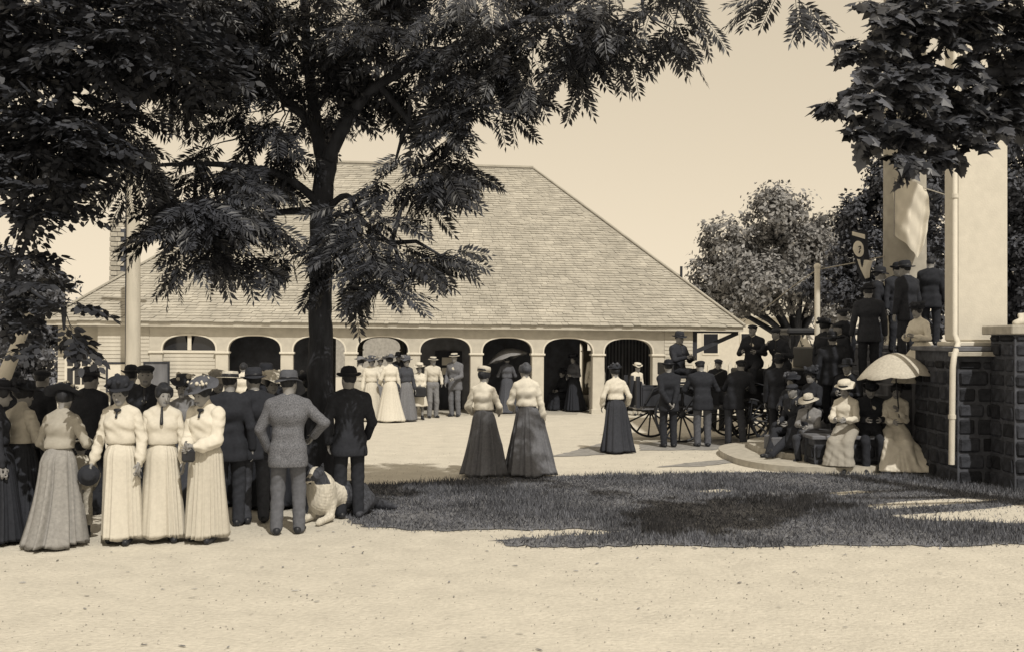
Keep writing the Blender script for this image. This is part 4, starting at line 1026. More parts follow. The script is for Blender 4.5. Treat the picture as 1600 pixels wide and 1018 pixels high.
bs = MB().box(6.45, 14, 15.75, 17.40, -.1, 1.93).box(7.0, 14, 17.405, 26, -.1, 1.93).build('stone_base', M_MORTAR, POR); stonework(bs, 6.45, 8.1, 15.75, 17.4, 0, 1.80, 3)
MB().box(6.38, 14, 15.66, 17.44, 1.93, 2.0, .012).box(6.97, 14, 17.445, 26, 1.93, 1.999, .012).build('porch_floor', M_STEP, POR)
MB().box(6.30, 7.35, 15.60, 15.66+.06, 1.86, 1.925, .01).build('nosing', M_SLAB, POR)
pd = MB().box(6.93, 9.5, 15.0, 15.74, -.1, 2.17).build('pedestal', M_MORTAR, POR); stonework(pd, 6.93, 8.3, 15.0, 15.74, 0, 2.17, 9)
MB().box(6.86, 9.6, 14.94, 15.9, 2.17, 2.30, .015).build('pedestal_cap', M_SLAB, POR)
# square front column
cl = MB().box(6.56, 7.32, 16.05, 16.52, 2.07, 9.5, .03).build('square_column', M_COL, POR)
MB().box(6.48, 7.40, 15.97, 16.6, 2.0, 2.07, .015).build('column_base', M_COL, cl)
MB().box(6.5, 7.38, 15.99, 16.58, 8.6, 8.75, .02).build('column_band', M_COL, cl)
# round rear column
cr = MB().tube([(7.58, 21, 1.9), (7.58, 21, 2.1), (7.58, 21, 9.5)], [.40, .40, .385], 36).build('round_column', M_COL2, POR)
MB().box(7.1, 8.06, 20.52, 21.48, 1.9, 2.06, .02).build('column_base', M_COL, cr)
# entablature and roof of the porch above the frame (it shades the porch)
MB().box(6.3, 9, 15.9, 21.6, 9.5, 10.2, .03).build('entablature', M_COL, POR)
# steps climbing from the left, with a stone cheek wall and a rounded bottom slab
for i in range(10):
    x = 5.0+i*.2
    MB().box(x, 6.99, (17.95 if i < 8 else 17.45)+.001*i, 20.4+.001*i, -.1+.001*i, .15+(i+1)*.172, .012).build('step', M_STEP, POR)
cw = MB().box(4.85, 6.44, 17.45, 17.94, -.1, .50).build('cheek_wall', M_MORTAR, POR); stonework(cw, 4.85, 6.44, 17.45, 17.94, 0, .42, 14, ch_=.2)
MB().box(4.80, 6.43, 17.38, 17.98, .50, .56, .012).build('coping', M_STEP, POR)
def slab(cx, cy, rx, ry, z0, z1):
    ring = [(cx+rx*math.copysign(abs(math.cos(2*PI*i/48))**.8, math.cos(2*PI*i/48)), cy+ry*math.copysign(abs(math.sin(2*PI*i/48))**.8, math.sin(2*PI*i/48))) for i in range(48)]
    return MB().rings([[Vector((x, y, z)) for x, y in ring] for z in (z0, z1)], True, False)
slab(5.1, 19.2, 1.35, 2.15, -.05, .10).build('bottom_slab', M_SLAB, POR)
slab(5.35, 19.6, 1.0, 1.75, .10, .2).build('upper_slab', M_SLAB, POR)
# downpipe on the front column
dp = empty('downpipe', (6.58, 15.9, 0), 0, 'pale downpipe running down the front white column and the dark stone base', 'downpipe'); dp.location = (0, 0, 0)
MB().tube([(6.50, 15.98, 9.2), (6.50, 15.98, 2.18), (6.48, 15.8, 2.04), (6.33, 15.58, 1.86), (6.30, 15.55, 1.7), (6.27, 15.52, .32)], .042, 10).build('pipe', M_COL, dp)
for zz in (4.2, 1.0): MB().tube([(6.50 if zz > 2 else 6.285, 15.98 if zz > 2 else 15.54, zz-.03), (6.50 if zz > 2 else 6.285, 15.98 if zz > 2 else 15.54, zz+.03)], .055, 10).build('bracket', M_COL, dp)
# bundle on the pedestal
bb = SDF().ell((7.35, 15.35, 2.40), (.2, .16, .12), k=.05).ell((7.5, 15.4, 2.46), (.12, .12, .1), k=.05).cap((7.1, 15.3, 2.33), (7.6, 15.3, 2.34), .05, k=.05); bb.noise = (.014, 26, 2); bb.cut((0, 0, 2.302), (0, 0, -1))
Vb, Qb = bb.mesh(.014); tag(link('cloth_bundle', np_mesh('cloth_bundle', Vb, Qb, cloth(.6, 'linen'))), 'crumpled white cloth bundle lying on the stone pedestal cap', 'bundle')
# ------------------------------------------------------------------ vehicles
def wheel(parent, loc, rad, n=12, rz=0, tilt=0, dish=.03):
    """wheel in the local XZ plane with wooden spokes"""
    o = MB().lathe([(rad-.045, -.018), (rad, -.02), (rad, .02), (rad-.045, .018), (rad-.045, -.018)], 36, Matrix.Rotation(PI/2, 4, 'X'), cap=False).build('wheel', M_BLACK, parent, loc)
    o.rotation_euler = (0, 0, rz)
    MB().lathe([(.0, -.12), (.05, -.12), (.07, -.05), (.07, .05), (.05, .12), (.0, .12)], 14, Matrix.Rotation(PI/2, 4, 'X')).build('hub', M_BLACK, o)
    sp = MB().tube([(.05, 0, 0), (rad*.5, 0, 0), (rad-.04, 0, 0)], [.022, .017, .02], 6, False).mesh('spoke', M_BLACK)
    for i in range(n):
        s_ = link('spoke', sp, o); s_.rotation_euler = (0, 2*PI*i/n+.1, 0)
    return o
# delivery wagon with a driver on the seat
WG = empty('wagon', gpt(1098, 690), R(10), 'dark spoke-wheeled delivery wagon with driver seat, men leaning on its side', 'wagon')
for x_, y_, r_ in ((-.45, 0, .58), (-.72, 1.25, .56), (1.52, .1, .48), (1.5, 1.25, .48)): wheel(WG, (x_, y_, r_), r_, 12)
MB().box(-1.25, 1.9, .12, 1.14, .66, .74, .01).build('bed', M_MIDWOOD, WG)
for yy in (.10, 1.12): 
    sdp = MB().box(-1.25, .55, yy-.02, yy+.02, .745, 1.08, .006).build('side_board', M_DKWOOD, WG)
    MB().box(-1.25, .55, yy-.03, yy+.03, 1.085, 1.13).build('top_rail', M_DKWOOD, sdp)
MB().box(-1.28, -1.252, .1, 1.14, .74, 1.25, .006).build('tail_board', M_DKWOOD, WG)
for y_ in (.18, .63, 1.08): MB().box(-1.36, -1.285, y_-.03, y_+.03, .7, 1.35).build('stake', M_DKWOOD, WG)
for x_ in (-.45, 1.52): MB().tube([(x_, -.02, .55), (x_, 1.3, .55)], .03, 8).build('axle', M_IRON, WG)
for x_ in (-.5, 1.45): MB().tube([(x_-.4, .2, .68), (x_-.2, .2, .6), (x_, .2, .57), (x_+.2, .2, .6), (x_+.4, .2, .68)], .018, 6).build('leaf_spring', M_IRON, WG)
MB().box(-.6, -.1, .15, 1.1, 1.30, 1.36, .01).build('seat', M_BLACK, WG)
MB().box(-.62, -.56, .15, 1.1, 1.36, 1.62, .01).build('seat_back', M_BLACK, WG)
for y_ in (.2, 1.05):
    MB().tube([(-.5, y_, .74), (-.45, y_, 1.3)], .02, 6).build('seat_iron', M_IRON, WG); MB().tube([(-.15, y_, .74), (-.2, y_, 1.3)], .02, 6).build('seat_iron', M_IRON, WG)
MB().tube([(-1.2, .05, .8), (-1.05, -.02, 1.1), (-.8, -.02, 1.2), (-.4, -.02, 1.22), (-.0, -.02, 1.1)], .025, 6).build('mudguard', M_BLACK, WG)
# black coach carrying two men, half hidden by the seated people
CO = empty('coach', gpt(1212, 689), R(8), 'black coach with a curved mudguard carrying two seated men', 'coach')
for x_, y_, r_ in ((.75, -.1, .56), (.75, 1.35, .56), (-.55, .0, .45), (-.55, 1.3, .45)): wheel(CO, (x_, y_, r_), r_, 12)
MB().box(-.7, 1.3, .1, 1.2, .72, 1.15, .03).build('body', M_BLACK, CO)
MB().box(-.55, -.1, .1, 1.2, 1.18, 1.50, .03).build('seat_box', M_BLACK, CO)
MB().box(.35, .85, .1, 1.2, 1.16, 1.50, .03).build('seat_box', M_BLACK, CO)
MB().box(.86, .94, .1, 1.2, 1.50, 1.95, .03).build('seat_back', M_BLACK, CO)
rgs = []
for i in range(13):
    t = PI*i/12; c = Vector((-.62-.62*math.cos(t)*.9, 0, .82+.40*math.sin(t)))
    rgs.append([Vector((c.x, y_, c.z+dz)) for y_, dz in ((-.16, 0), (.14, 0), (.14, .025), (-.16, .025))])
MB().rings(rgs, True, False).build('mudguard', M_BLACK, CO)
MB().box(-1.15, -.71, .1, 1.2, .70, .76, .01).build('footboard', M_MIDWOOD, CO)
MB().bar((-1.15, .65, .76), (-1.38, .65, 1.2), 1.1, .03, (0, 1, 0)).build('dashboard', M_BLACK, CO)
for y_ in (.05, 1.2): MB().tube([(-.55, y_, .45), (-.55, y_, .72)], .03, 6).build('perch', M_IRON, CO)
MB().tube([(.75, -.1, .56), (.75, 1.35, .56)], .03, 6).build('axle', M_IRON, CO); MB().tube([(-.55, 0, .45), (-.55, 1.3, .45)], .03, 6).build('axle', M_IRON, CO)
# canopied carriage behind the white horse
SU = empty('carriage', (7.7, 27, 0), R(4), 'dark flat-topped carriage behind the white horse', 'carriage')
for x_, y_ in ((-.7, 0), (-.7, 1.3), (1.0, 0), (1.0, 1.3)): wheel(SU, (x_, y_, .52), .52, 10)
MB().box(-1.0, 1.3, .1, 1.2, .7, 1.15, .03).build('body', M_BLACK, SU)
MB().box(-.9, 1.35, -.05, 1.35, 2.22, 2.38, .05).build('canopy', M_BLACK, SU)
for x_ in (-.8, 1.2):
    for y_ in (.08, 1.2): MB().tube([(x_, y_, 1.1), (x_, y_, 2.24)], .022, 6).build('canopy_post', M_BLACK, SU)
for x_ in (-.5, .5): MB().box(x_-.2, x_+.25, .15, 1.15, 1.15, 1.4, .03).build('seat', M_DKWOOD, SU)
# white horse, facing the camera
def horse(x, y, rz, label):
    s = SDF()
    s.cap((0, .55, 1.28), (0, 1.5, 1.30), .27, .29, k=.1).cap((0, .4, 1.22), (0, .75, 1.2), .22, .27, k=.1).ell((0, 1.6, 1.28), (.25, .3, .28), k=.1)
    s.cap((0, .40, 1.42), (0, .10, 1.95), .19, .12, k=.1).cap((0, .05, 2.02), (0, -.16, 1.9), .105, .095, k=.05).cap((0, -.14, 1.92), (0, -.36, 1.62), .085, .06, k=.05).cap((0, -.36, 1.62), (0, -.38, 1.58), .066, .06, k=.03)
    for sg in (-1, 1):
        s.cap((sg*.055, .06, 2.09), (sg*.07, .03, 2.22), .03, .01, k=.02)
        s.cap((sg*.14, .5, 1.1), (sg*.13, .48, .62), .10, .06, k=.05).cap((sg*.13, .48, .62), (sg*.13, .5, .12), .052, .04, k=.02).cap((sg*.13, .5, .10), (sg*.13, .46, .04), .05, .06, k=.02)
        s.cap((sg*.15, 1.6, 1.15), (sg*.14, 1.5, .75), .17, .09, k=.06).cap((sg*.14, 1.5, .75), (sg*.13, 1.72, .52), .08, .055, k=.03).cap((sg*.13, 1.72, .52), (sg*.13, 1.66, .12), .05, .042, k=.02).cap((sg*.13, 1.66, .1), (sg*.13, 1.62, .04), .05, .06, k=.02)
    s.cut((0, 0, 0), (0, 0, -1)); V, Q = s.mesh(.026)
    o = link('horse', np_mesh('horse', V, Q, M_HIDE)); o.location = (x, y, 0); o.rotation_euler = (0, 0, rz); tag(o, label, 'horse')
    m = SDF().cap((0, .16, 2.08), (0, .3, 1.9), .05, .06).cap((0, .3, 1.9), (0, .5, 1.5), .06, .05); m.noise = (.01, 50, 1); V, Q = m.mesh(.02); link('mane', np_mesh('mane', V, Q, cloth(.35)), o)
    t = SDF().cap((0, 1.88, 1.35), (0, 2.02, 1.0), .05, .09).cap((0, 2.02, 1.0), (0, 2.0, .55), .09, .03); t.noise = (.01, 50, 1); V, Q = t.mesh(.024); link('tail', np_mesh('tail', V, Q, cloth(.35)), o)
    b = MB().tube([(-.1, -.2, 1.86), (0, -.27, 1.92), (.1, -.2, 1.86)], .012, 5).tube([(-.09, -.3, 1.7), (0, -.4, 1.74), (.09, -.3, 1.7)], .012, 5)
    for sg in (-1, 1): b.tube([(sg*.11, -.02, 2.08), (sg*.115, -.16, 1.9), (sg*.09, -.3, 1.7)], .012, 5)
    b.tube([(-.25, .42, 1.4), (0, .2, 1.15), (.25, .42, 1.4), (0, .55, 1.65), (-.25, .42, 1.4)], .04, 6); b.build('harness', M_BLACK, o)
    for sg in (-1, 1): MB().ball((sg*.09, -.13, 1.97), .022, 6, 4).build('eye', M_EYE, o)
horse(6.46, 24, R(6), 'white harnessed horse facing us between the coach and the seated backs')

# flag pole, line and bunting, banner on the rear column
bx = Vector(at(1277, 0, 21).xy.to_tuple()+(0,))
bp = empty('line_post', bx, 0, 'slender white post carrying the line beside the coach', 'post')
MB().tube([(0, 0, 0), (0, 0, 3.47)], .055, 10).build('shaft', M_TRIM, bp); MB().ball((0, 0, 3.5), .07, 8, 6).build('finial', M_TRIM, bp)
pt = Vector((bx.x, 21, 3.44))
ln = [at(1190, 486, 27), at(1240, 447, 23.5), pt, at(1338, 410, 21), Vector((7.18, 21, 3.7))]
tag(MB().tube(ln, .012, 5).build('flag_line', cloth(.4)), 'thin line strung from the white post to the left column', 'line')
def sheet(fn, nu, nv, name, m, parent=None, thick=.006):
    V = [fn(i/nu, j/nv) for j in range(nv+1) for i in range(nu+1)]; w = nu+1
    Fq = [(j*w+i, j*w+i+1, (j+1)*w+i+1, (j+1)*w+i) for j in range(nv) for i in range(nu)]
    n = len(V); V = V+[Vector(v)+Vector((0, thick, 0)) for v in V]; F2 = Fq+[(a+n, d+n, c+n, b+n) for a, b, c, d in Fq]
    return link(name, np_mesh(name, [tuple(v) for v in V], F2, m), parent)
def q3(a, b, c, d, u, v): return (a.lerp(b, u)).lerp(d.lerp(c, u), v)
# drooping dark flag with a white oval and a white tip
DF = empty('flag', at(1338, 380, 20.9), 0, 'drooping dark flag with a white oval bearing a small dark mark, hung on the line', 'flag')
w_ = lambda px, py, Y=20.9: at(px, py, Y)-DF.location
def fl_dark(u, v):
    p = q3(w_(1326, 362), w_(1356, 360), w_(1362, 440), w_(1346, 440), u, v); p.y += .05*math.sin(u*7+v*3); return p
sheet(fl_dark, 10, 16, 'field', cloth(.035), DF)
def fl_tip(u, v):
    p = q3(w_(1338, 405), w_(1362, 408), w_(1357, 434), w_(1350, 436), u, v); p.y += -.05+.03*math.sin(u*6+v*4); return p
sheet(fl_tip, 8, 8, 'white_tip', M_FLAG, DF)
def fl_bar(u, v):
    p = q3(w_(1330, 362), w_(1350, 367), w_(1350, 374), w_(1330, 368), u, v); p.y -= .06; return p
sheet(fl_bar, 4, 2, 'white_bar', M_FLAG, DF)
ov = [];
for i in range(28):
    t = 2*PI*i/28; ov.append((1338.5+9*math.cos(t)*(1 if math.cos(t) > 0 else .85)+3*(math.sin(t) > 0)*abs(math.sin(t))*.8, 389.5+12.5*math.sin(t)))
mb = MB(); mb.add([w_(a, b)+Vector((0, -.075, 0)) for a, b in ov], [tuple(range(28))]); mb.add([w_(a, b)+Vector((0, -.065, 0)) for a, b in ov], [tuple(range(28))[::-1]])
mb.build('white_oval', M_FLAG, DF)
mk = MB()   # the small dark mark: a hooked stroke above a short slanting one
mk.tube([w_(1339.5, 386.5)+Vector((0, -.08, 0)), w_(1342.5, 385.5)+Vector((0, -.08, 0)), w_(1343, 388.5)+Vector((0, -.08, 0)), w_(1340.5, 390.5)+Vector((0, -.08, 0))], .011, 5)
mk.tube([w_(1341.8, 392)+Vector((0, -.08, 0)), w_(1340, 396.3)+Vector((0, -.08, 0))], .013, 5); mk.build('mark', M_BLACK, DF)
# white banner draped on the rear column
WB_ = empty('banner', at(1424, 335, 20.4), 0, 'large white banner draped across the rear round column', 'banner')
wb_ = lambda px, py: at(px, py, 20.4)-WB_.location
def ban(u, v):
    bot = 366+ (38 if u < .75 else 38)*min(1, u/.72)-(0 if u < .72 else (u-.72)/.28*30)
    top = 279+u*15; py = top+(bot-top)*v; px = 1398+u*50*(1-.08*v)+(5*math.sin(v*3.0)*(u > .5)); p = wb_(px, py); p.y += .05*math.sin(u*9+v*2)+.03*math.sin(v*7-u*3)-.1*math.sin(u*PI)+.022*math.sin(u*21+v*5)+.015*math.sin(u*8-v*19); return p
sheet(ban, 24, 24, 'cloth', M_FLAG, WB_)
MB().tube([wb_(1396, 277), wb_(1450, 296), wb_(1482, 306)], .012, 5).build('cord', cloth(.35), WB_)
MB().tube([wb_(1398, 279), wb_(1397, 370)], .012, 5).build('hem_cord', cloth(.3), WB_)

# ------------------------------------------------------------------ parasols and hand-held things
def parasol(tip, base, rad, depth, label, v, vmat=None, n=8):
    """tip of the canopy and hand end of the shaft in world space"""
    tip, base = Vector(tip), Vector(base); ax = (tip-base).normalized(); t = empty('parasol', base, 0, label, 'parasol')
    M = ax.to_track_quat('Z', 'Y').to_matrix().to_4x4(); ln_ = (tip-base).length; m = vmat or cloth(v, 'silk'); na, nr = n*6, 8
    def surf(a, r, dz=0):
        rib = abs(math.cos(a*n/2)); q = r*(1-.07*r*(1-rib)); z = ln_-.04-depth*(r**1.8)-.035*r*(1-rib)*0+dz+.03*r*r*(1-rib)
        return M @ Vector((rad*q*math.cos(a), rad*q*math.sin(a), z))
    rings = [[surf(2*PI*k/na, max(.02, i/nr)) for k in range(na)] for i in range(nr+1)]; inn = [[surf(2*PI*k/na, max(.02, i/nr), -.008) for k in range(na)] for i in range(nr, -1, -1)]
    MB().rings(rings+inn, False, True).build('canopy', m, t)
    MB().tube([M @ Vector((0, 0, -.1)), M @ Vector((0, 0, ln_+.06))], .011, 6).build('shaft', M_DKWOOD, t)
    rb = [MB().tube([surf(2*PI*k/n, r_/5, -.016) for r_ in range(6)], .004, 4) for k in range(n)]
    for r_ in rb: r_.build('rib', M_IRON, t)
def held(name, mb_or_mesh, m, label, cat):
    tag(mb_or_mesh.build(name, m), label, cat)

# ------------------------------------------------------------------ people
ARM_FRONT = dict(hl=(.03, -.27, 1.06), hr=(-.04, -.27, 1.04))
W_STATION = 'people standing before the station arcade'
def P_(label, px, fy, face, H=1.72, **k):
    p = gpt(px, fy); return person(label, p.x, p.y, 0, face, H, **k)
NEAR, MID, FAR = .0115, .015, .021
# --- left crowd, front row
P_('woman in pale grey dress seen from behind, dark hat with white flowers', 90, 850, 172, 1.62, sex='f', h=NEAR, top=.34, skirt=.27, belt=.40, hat=('flower', .03, .21, 12), flare=.29, pleat=.045, train=.08, lean=(-.02, -.06), head=(12, 10, 0), hl=(.2, -.3, 1.0), hr=(-.2, -.32, 1.08))
P_('woman in a dark skirt with a pale loose sleeve at the left edge', 30, 838, 150, 1.64, sex='f', h=NEAR, top=.5, skirt=.035, hat=('lady', .03, .22, 5, .04), hl=(.2, -.3, 1.1), hr=(-.22, -.28, 1.0), sleeve=1.15, lean=(.02, -.04))
P_('woman in dark clothes and dark wide hat cut by the left edge', -6, 846, 120, 1.66, sex='f', h=MID, top=.03, skirt=.03, hat=('lady', .03, .2, 5, .04))
P_('man in dark suit and dark felt hat, back turned, behind the pale grey dress', 138, 802, 170, 1.76, h=NEAR, top=.03, legs=.03, hat=('felt', .03, .165), head=(-20, 6, 0))
P_('small child in a pale sailor suit bending between the two women', 128, 838, 200, 1.02, sex='k', h=NEAR, coat='kid', top=.55, legs=.5, headk=1.25, hat=('sailor', .55, .15, 10), lean=(.02, -.12), tie=False, hl=(.2, -.25, .95), hr=(-.22, -.2, .9))
i5 = P_('woman in white with dark belt walking at us, carrying a dark hat', 190, 847, -4, 1.69, sex='f', h=NEAR, top=.60, skirt=.58, belt=.06, hat=('lady', .03, .15, 4, .04), flare=.205, pleat=.014, head=(6, 14, 0), hl=(.24, -.12, .86), hr=(-.27, -.12, .82), train=.0, hem=.06, fl=(.09, -.05), fr=(-.08, .05), tie='bow')
hp = i5['world'](i5['hr']); Mh_ = Matrix.Translation(hp+Vector((-.02, -.05, -.12))) @ Matrix.Rotation(R(78), 4, 'X') @ Matrix.Rotation(R(20), 4, 'Y') @ Matrix.Scale(.72, 4)
held('held_hat', MB().lathe([(.09, 0), (.15, -.005), (.152, .004), (.1, .008), (.095, .06), (.06, .085), (0, .09)], 24, Mh_), cloth(.03, 'felt'), 'dark round hat carried in the hand of the woman in white', 'hat')
P_('man in an open dark jacket and dark cap between two women in white', 228, 806, 10, 1.83, h=NEAR, top=.03, legs=.04, hat=('cap', .03), head=(8, 0, 0))
P_('bareheaded woman in white with a dark hanging necktie', 254, 844, 14, 1.66, sex='f', h=NEAR, top=.58, skirt=.56, belt=.2, flare=.215, pleat=.016, head=(22, 8, 4), tie=True, hl=(.22, -.14, .86), hr=(-.23, -.1, .82), train=.0, hem=.06, fl=(.1, -.04), fr=(-.08, .05))
P_('smiling woman in a trimmed hat peering between the women in white', 288, 812, 4, 1.67, sex='f', h=NEAR, top=.2, skirt=.06, hat=('lady', .04, .18, 6, .4), head=(-8, 0, 6), tie=False)
i8 = P_('woman in full white blouse looking down at her hands, pale trimmed hat', 322, 844, -18, 1.68, sex='f', h=NEAR, top=.64, skirt=.50, belt=.04, hat=('flower', .1, .19, 10, .58), sleeve=1.3, flare=.22, pleat=.018, head=(-14, 18, 0), hl=(.05, -.28, 1.03), hr=(-.05, -.29, 1.05), train=.0, hem=.06, fl=(.1, -.05), fr=(-.1, .04), tie='bow')
hp = i8['world'](i8['hr'].lerp(i8['hl'], .5)); held('purse', MB().box(hp.x-.075, hp.x+.06, hp.y-.07, hp.y-.02, hp.z-.16, hp.z-.03, .02).tube([hp+Vector((-.05, -.045, -.03)), hp+Vector((-.01, -.045, .02)), hp+Vector((.04, -.045, -.03))], .008, 5), M_BLACK, 'small black purse held before the full white blouse', 'purse')
# --- left crowd, behind
P_('man in a straw boater and dark suit with his back to us', 358, 820, 184, 1.76, h=NEAR, top=.03, legs=.035, hat=('boater', .5), head=(-15, 4, 0), hl=(.2, -.22, 1.02), hr=(-.25, -.02, .84))
P_('man in a dark jacket and soft cap standing beside the straw boater', 398, 816, 205, 1.77, h=NEAR, top=.028, legs=.05, hat=('felt', .035, .15), hl=(.18, -.2, 1.0), hr=(-.27, .02, .9), head=(20, 5, 0))
P_('woman in a white flowered hat and dark dress beyond the tweed jacket', 424, 792, 20, 1.68, sex='f', h=NEAR, top=.05, skirt=.03, hat=('flower', .6, .22, 8, .66), head=(10, 4, 0), tie=False)
P_('man in a grey tweed jacket with his back to us, hand at his hip', 450, 833, 184, 1.76, h=NEAR, top=.135, topk='tweed', legs=.115, hat=('felt', .09, .15), head=(-28, 2, 0), hl=(.22, -.1, .88), hr=(-.25, -.12, 1.02), fl=(.12, .02), fr=(-.11, -.04), ep=(1.0, .5, -.2), hips=1.02)
P_('man in a dark suit and black bowler standing against the walnut trunk', 546, 808, 196, 1.77, h=NEAR, top=.03, legs=.028, hat=('bowler', .02), head=(24, 2, 0), hl=(.24, -.02, .86), hr=(-.22, -.16, .9), wid=1.05)
P_('woman in a dark dress half hidden behind the walnut trunk', 482, 786, 160, 1.65, sex='f', h=MID, top=.03, skirt=.03, hat=('lady', .05, .2, 8, .2))
# --- two women in the middle
P_('woman in white blouse, grey pleated skirt and small white hat, left of the strolling pair', 756, 742, 168, 1.66, sex='f', h=NEAR, top=.66, skirt=.15, belt=.03, hat=('sailor', .55, .10, 6), flare=.34, pleat=.052, npl=17, train=.06, head=(-20, 4, 0), hl=(.2, -.2, .98), hr=(-.2, -.25, 1.0), hem=.04, lean=(.01, -.0))
P_('taller bareheaded woman in white blouse and grey pleated skirt, right of the strolling pair', 824, 741, 186, 1.75, sex='f', h=NEAR, top=.66, skirt=.15, belt=.03, hair=M_HAIRG, flare=.34, pleat=.052, npl=18, train=.10, head=(22, 2, 0), hl=(.2, -.26, 1.0), hr=(-.26, .0, .80), hem=.04, lean=(.02, -.0))
i16 = P_('woman in white blouse and dark skirt standing alone near the wagon', 962, 706, 186, 1.62, sex='f', h=MID, top=.64, skirt=.045, belt=.04, hat=('lady', .05, .14, 5, .1), flare=.29, pleat=.04, train=.04, head=(10, 5, 0), hl=(.26, -.1, .9), hr=(-.24, -.1, .92))
# --- at the station
def S_(label, px, fy, face, H, **k): return P_(label, px, fy, face, H, h=FAR, group=None, **k)
S_('woman in a pale dress beside the trunk before the arcade', 562, 652, 150, 1.62, sex='f', top=.5, skirt=.4, hat=('lady', .2, .18, 5, .5), tie=False)
i2 = S_('woman in white leaning on a closed dark parasol', 580, 657, 20, 1.66, sex='f', top=.62, skirt=.55, hat=('lady', .08, .19, 5, .3), tie=False, hl=(.28, -.3, .92))
p_ = i2['world'](i2['hl']); held('closed_parasol', MB().tube([p_+Vector((0, -.02, .08)), p_+Vector((.03, -.04, -.1)), p_+Vector((.10, -.10, -p_.z+.02))], [.012, .035, .008], 8), M_BLACK, 'closed dark parasol planted like a cane by a woman in white', 'parasol')
i3 = S_('woman in a long white dress turned half away in the station group', 610, 658, 205, 1.70, sex='f', top=.64, skirt=.60, hat=('lady', .12, .2, 6, .3), tie=False, hl=(.2, -.26, 1.0), flare=.36)
p_ = i3['world'](i3['hr']); held('handbag', MB().box(p_.x-.10, p_.x+.10, p_.y-.05, p_.y+.05, p_.z-.28, p_.z-.06, .03).tube([p_+Vector((-.07, 0, -.07)), p_+Vector((0, 0, .0)), p_+Vector((.07, 0, -.07))], .01, 5), M_BLACK, 'dark handbag hanging by the long white dress', 'handbag')
S_('woman in a plain grey skirt and dark jacket in the station group', 634, 657, 30, 1.66, sex='f', top=.06, skirt=.17, hat=('lady', .1, .17, 4, .2), tie=False)
i5s = S_('girl in a short white dress and white bonnet holding a dark bag', 655, 655, 10, 1.45, sex='f', top=.64, skirt=.64, hat=('sailor', .62, .17, 6), flare=.26, hem=.42, headk=1.12, tie=False, **ARM_FRONT)
p_ = i5s['world'](i5s['hl']); held('bag', MB().box(p_.x-.18, p_.x+.14, p_.y-.13, p_.y-.03, p_.z-.28, p_.z-.02, .03), M_BLACK, 'black bag held by the girl in the short white dress', 'bag')
S_('man in a pale shirt and straw boater leaning by the arch pier', 676, 652, 25, 1.66, coat='shirt', top=.55, legs=.2, hat=('boater', .5), tie=False, hl=(.2, -.2, .95))
S_('man in a grey jacket and straw boater standing in the fifth arch', 711, 650, -25, 1.75, top=.15, legs=.14, hat=('boater', .5), hl=(.12, -.28, 1.02), hr=(-.2, -.16, .9), tie=False)
i8s = S_('woman in a dark dress under a grey parasol beyond the strolling pair', 792, 645, 170, 1.66, sex='f', top=.1, skirt=.08, hat=('lady', .06, .2, 5, .1), hl=(.14, -.22, 1.2), hr=(-.1, -.24, 1.24), tie=False)
p_ = i8s['world'](i8s['hr']); parasol(p_+Vector((-.20, .05, .68)), p_, .62, .30, 'open grey parasol over a woman beyond the strolling pair', .22)
S_('woman in a dark skirt and dark hat standing in the seventh arch', 897, 642, -40, 1.66, sex='f', top=.12, skirt=.03, hat=('lady', .04, .17, 5, .05), hl=(.1, -.26, 1.1), hr=(-.1, -.24, 1.02), tie=False)
S_('woman in black seated on the arcade step in the seventh arch', 880, 640, -50, 1.62, sex='f', sit=True, pz=.48, fl=(.08, -.4), fr=(-.08, -.38), top=.03, skirt=.03, hat=('lady', .03, .15, 5, .05), hl=(.1, -.3, .62), hr=(-.1, -.3, .62), tie=False)
S_('man in a pale suit and dark hat turned away at the seventh pier', 930, 644, 190, 1.77, top=.42, legs=.32, hat=('felt', .05, .15))
S_('man in a pale shirt with raised arm in the eighth arch', 949, 634, 60, 1.76, coat='shirt', top=.55, legs=.08, hat=('felt', .15, .14), hl=(.2, -.3, 1.3), tie=False)
S_('boy in a white shirt and white cap beside the end pier', 995, 648, 30, 1.42, coat='shirt', top=.62, legs=.45, hat=('sailor', .6, .15, 6), headk=1.1, tie=False, **ARM_FRONT)
# --- men round the wagon
P_('man in black bowler with hands clasped behind his back by the wagon', 1045, 698, 186, 1.70, h=MID, top=.028, legs=.03, hat=('bowler', .02), hl=(.05, .2, .90), hr=(-.05, .21, .88), ep=(1, .3, 0), head=(-8, 4, 0))
P_('stout man in dark jacket and grey trousers bending over the wagon side', 1098, 697, 182, 1.74, h=MID, top=.028, legs=.10, hat=('cap', .03), lean=(.0, -.16), hl=(.22, -.42, 1.12), hr=(-.22, -.4, 1.12), wid=1.12, head=(10, 14, 0))
P_('man in a dark jacket leaning towards the wagon on its right', 1146, 696, 160, 1.76, h=MID, top=.03, legs=.06, hat=('cap', .03), lean=(-.12, -.12), hl=(.1, -.4, 1.12), hr=(-.24, -.38, 1.1), head=(30, 10, 0), fr=(-.2, .06))
P_('man in a cap facing us from behind the wagon side', 1121, 672, 10, 1.68, h=MID, top=.03, legs=.03, hat=('cap', .05), head=(0, 14, 0))
M_W = WG.matrix_basis
def on(M, v): return M @ Vector(v)
p_ = on(M_W, (-.32, .62, 1.36)); i_ = person('driver in a dark suit sitting up on the wagon seat', p_.x, p_.y, p_.z-.36, 40, 1.70, h=MID, sit=True, pz=.46, fl=(.1, -.42), fr=(-.1, -.42), fz=(-.05, -.05), top=.035, legs=.035, hat=('felt', .035, .16), hl=(.12, -.34, .72), hr=(-.12, -.34, .74))
M_C = CO.matrix_basis
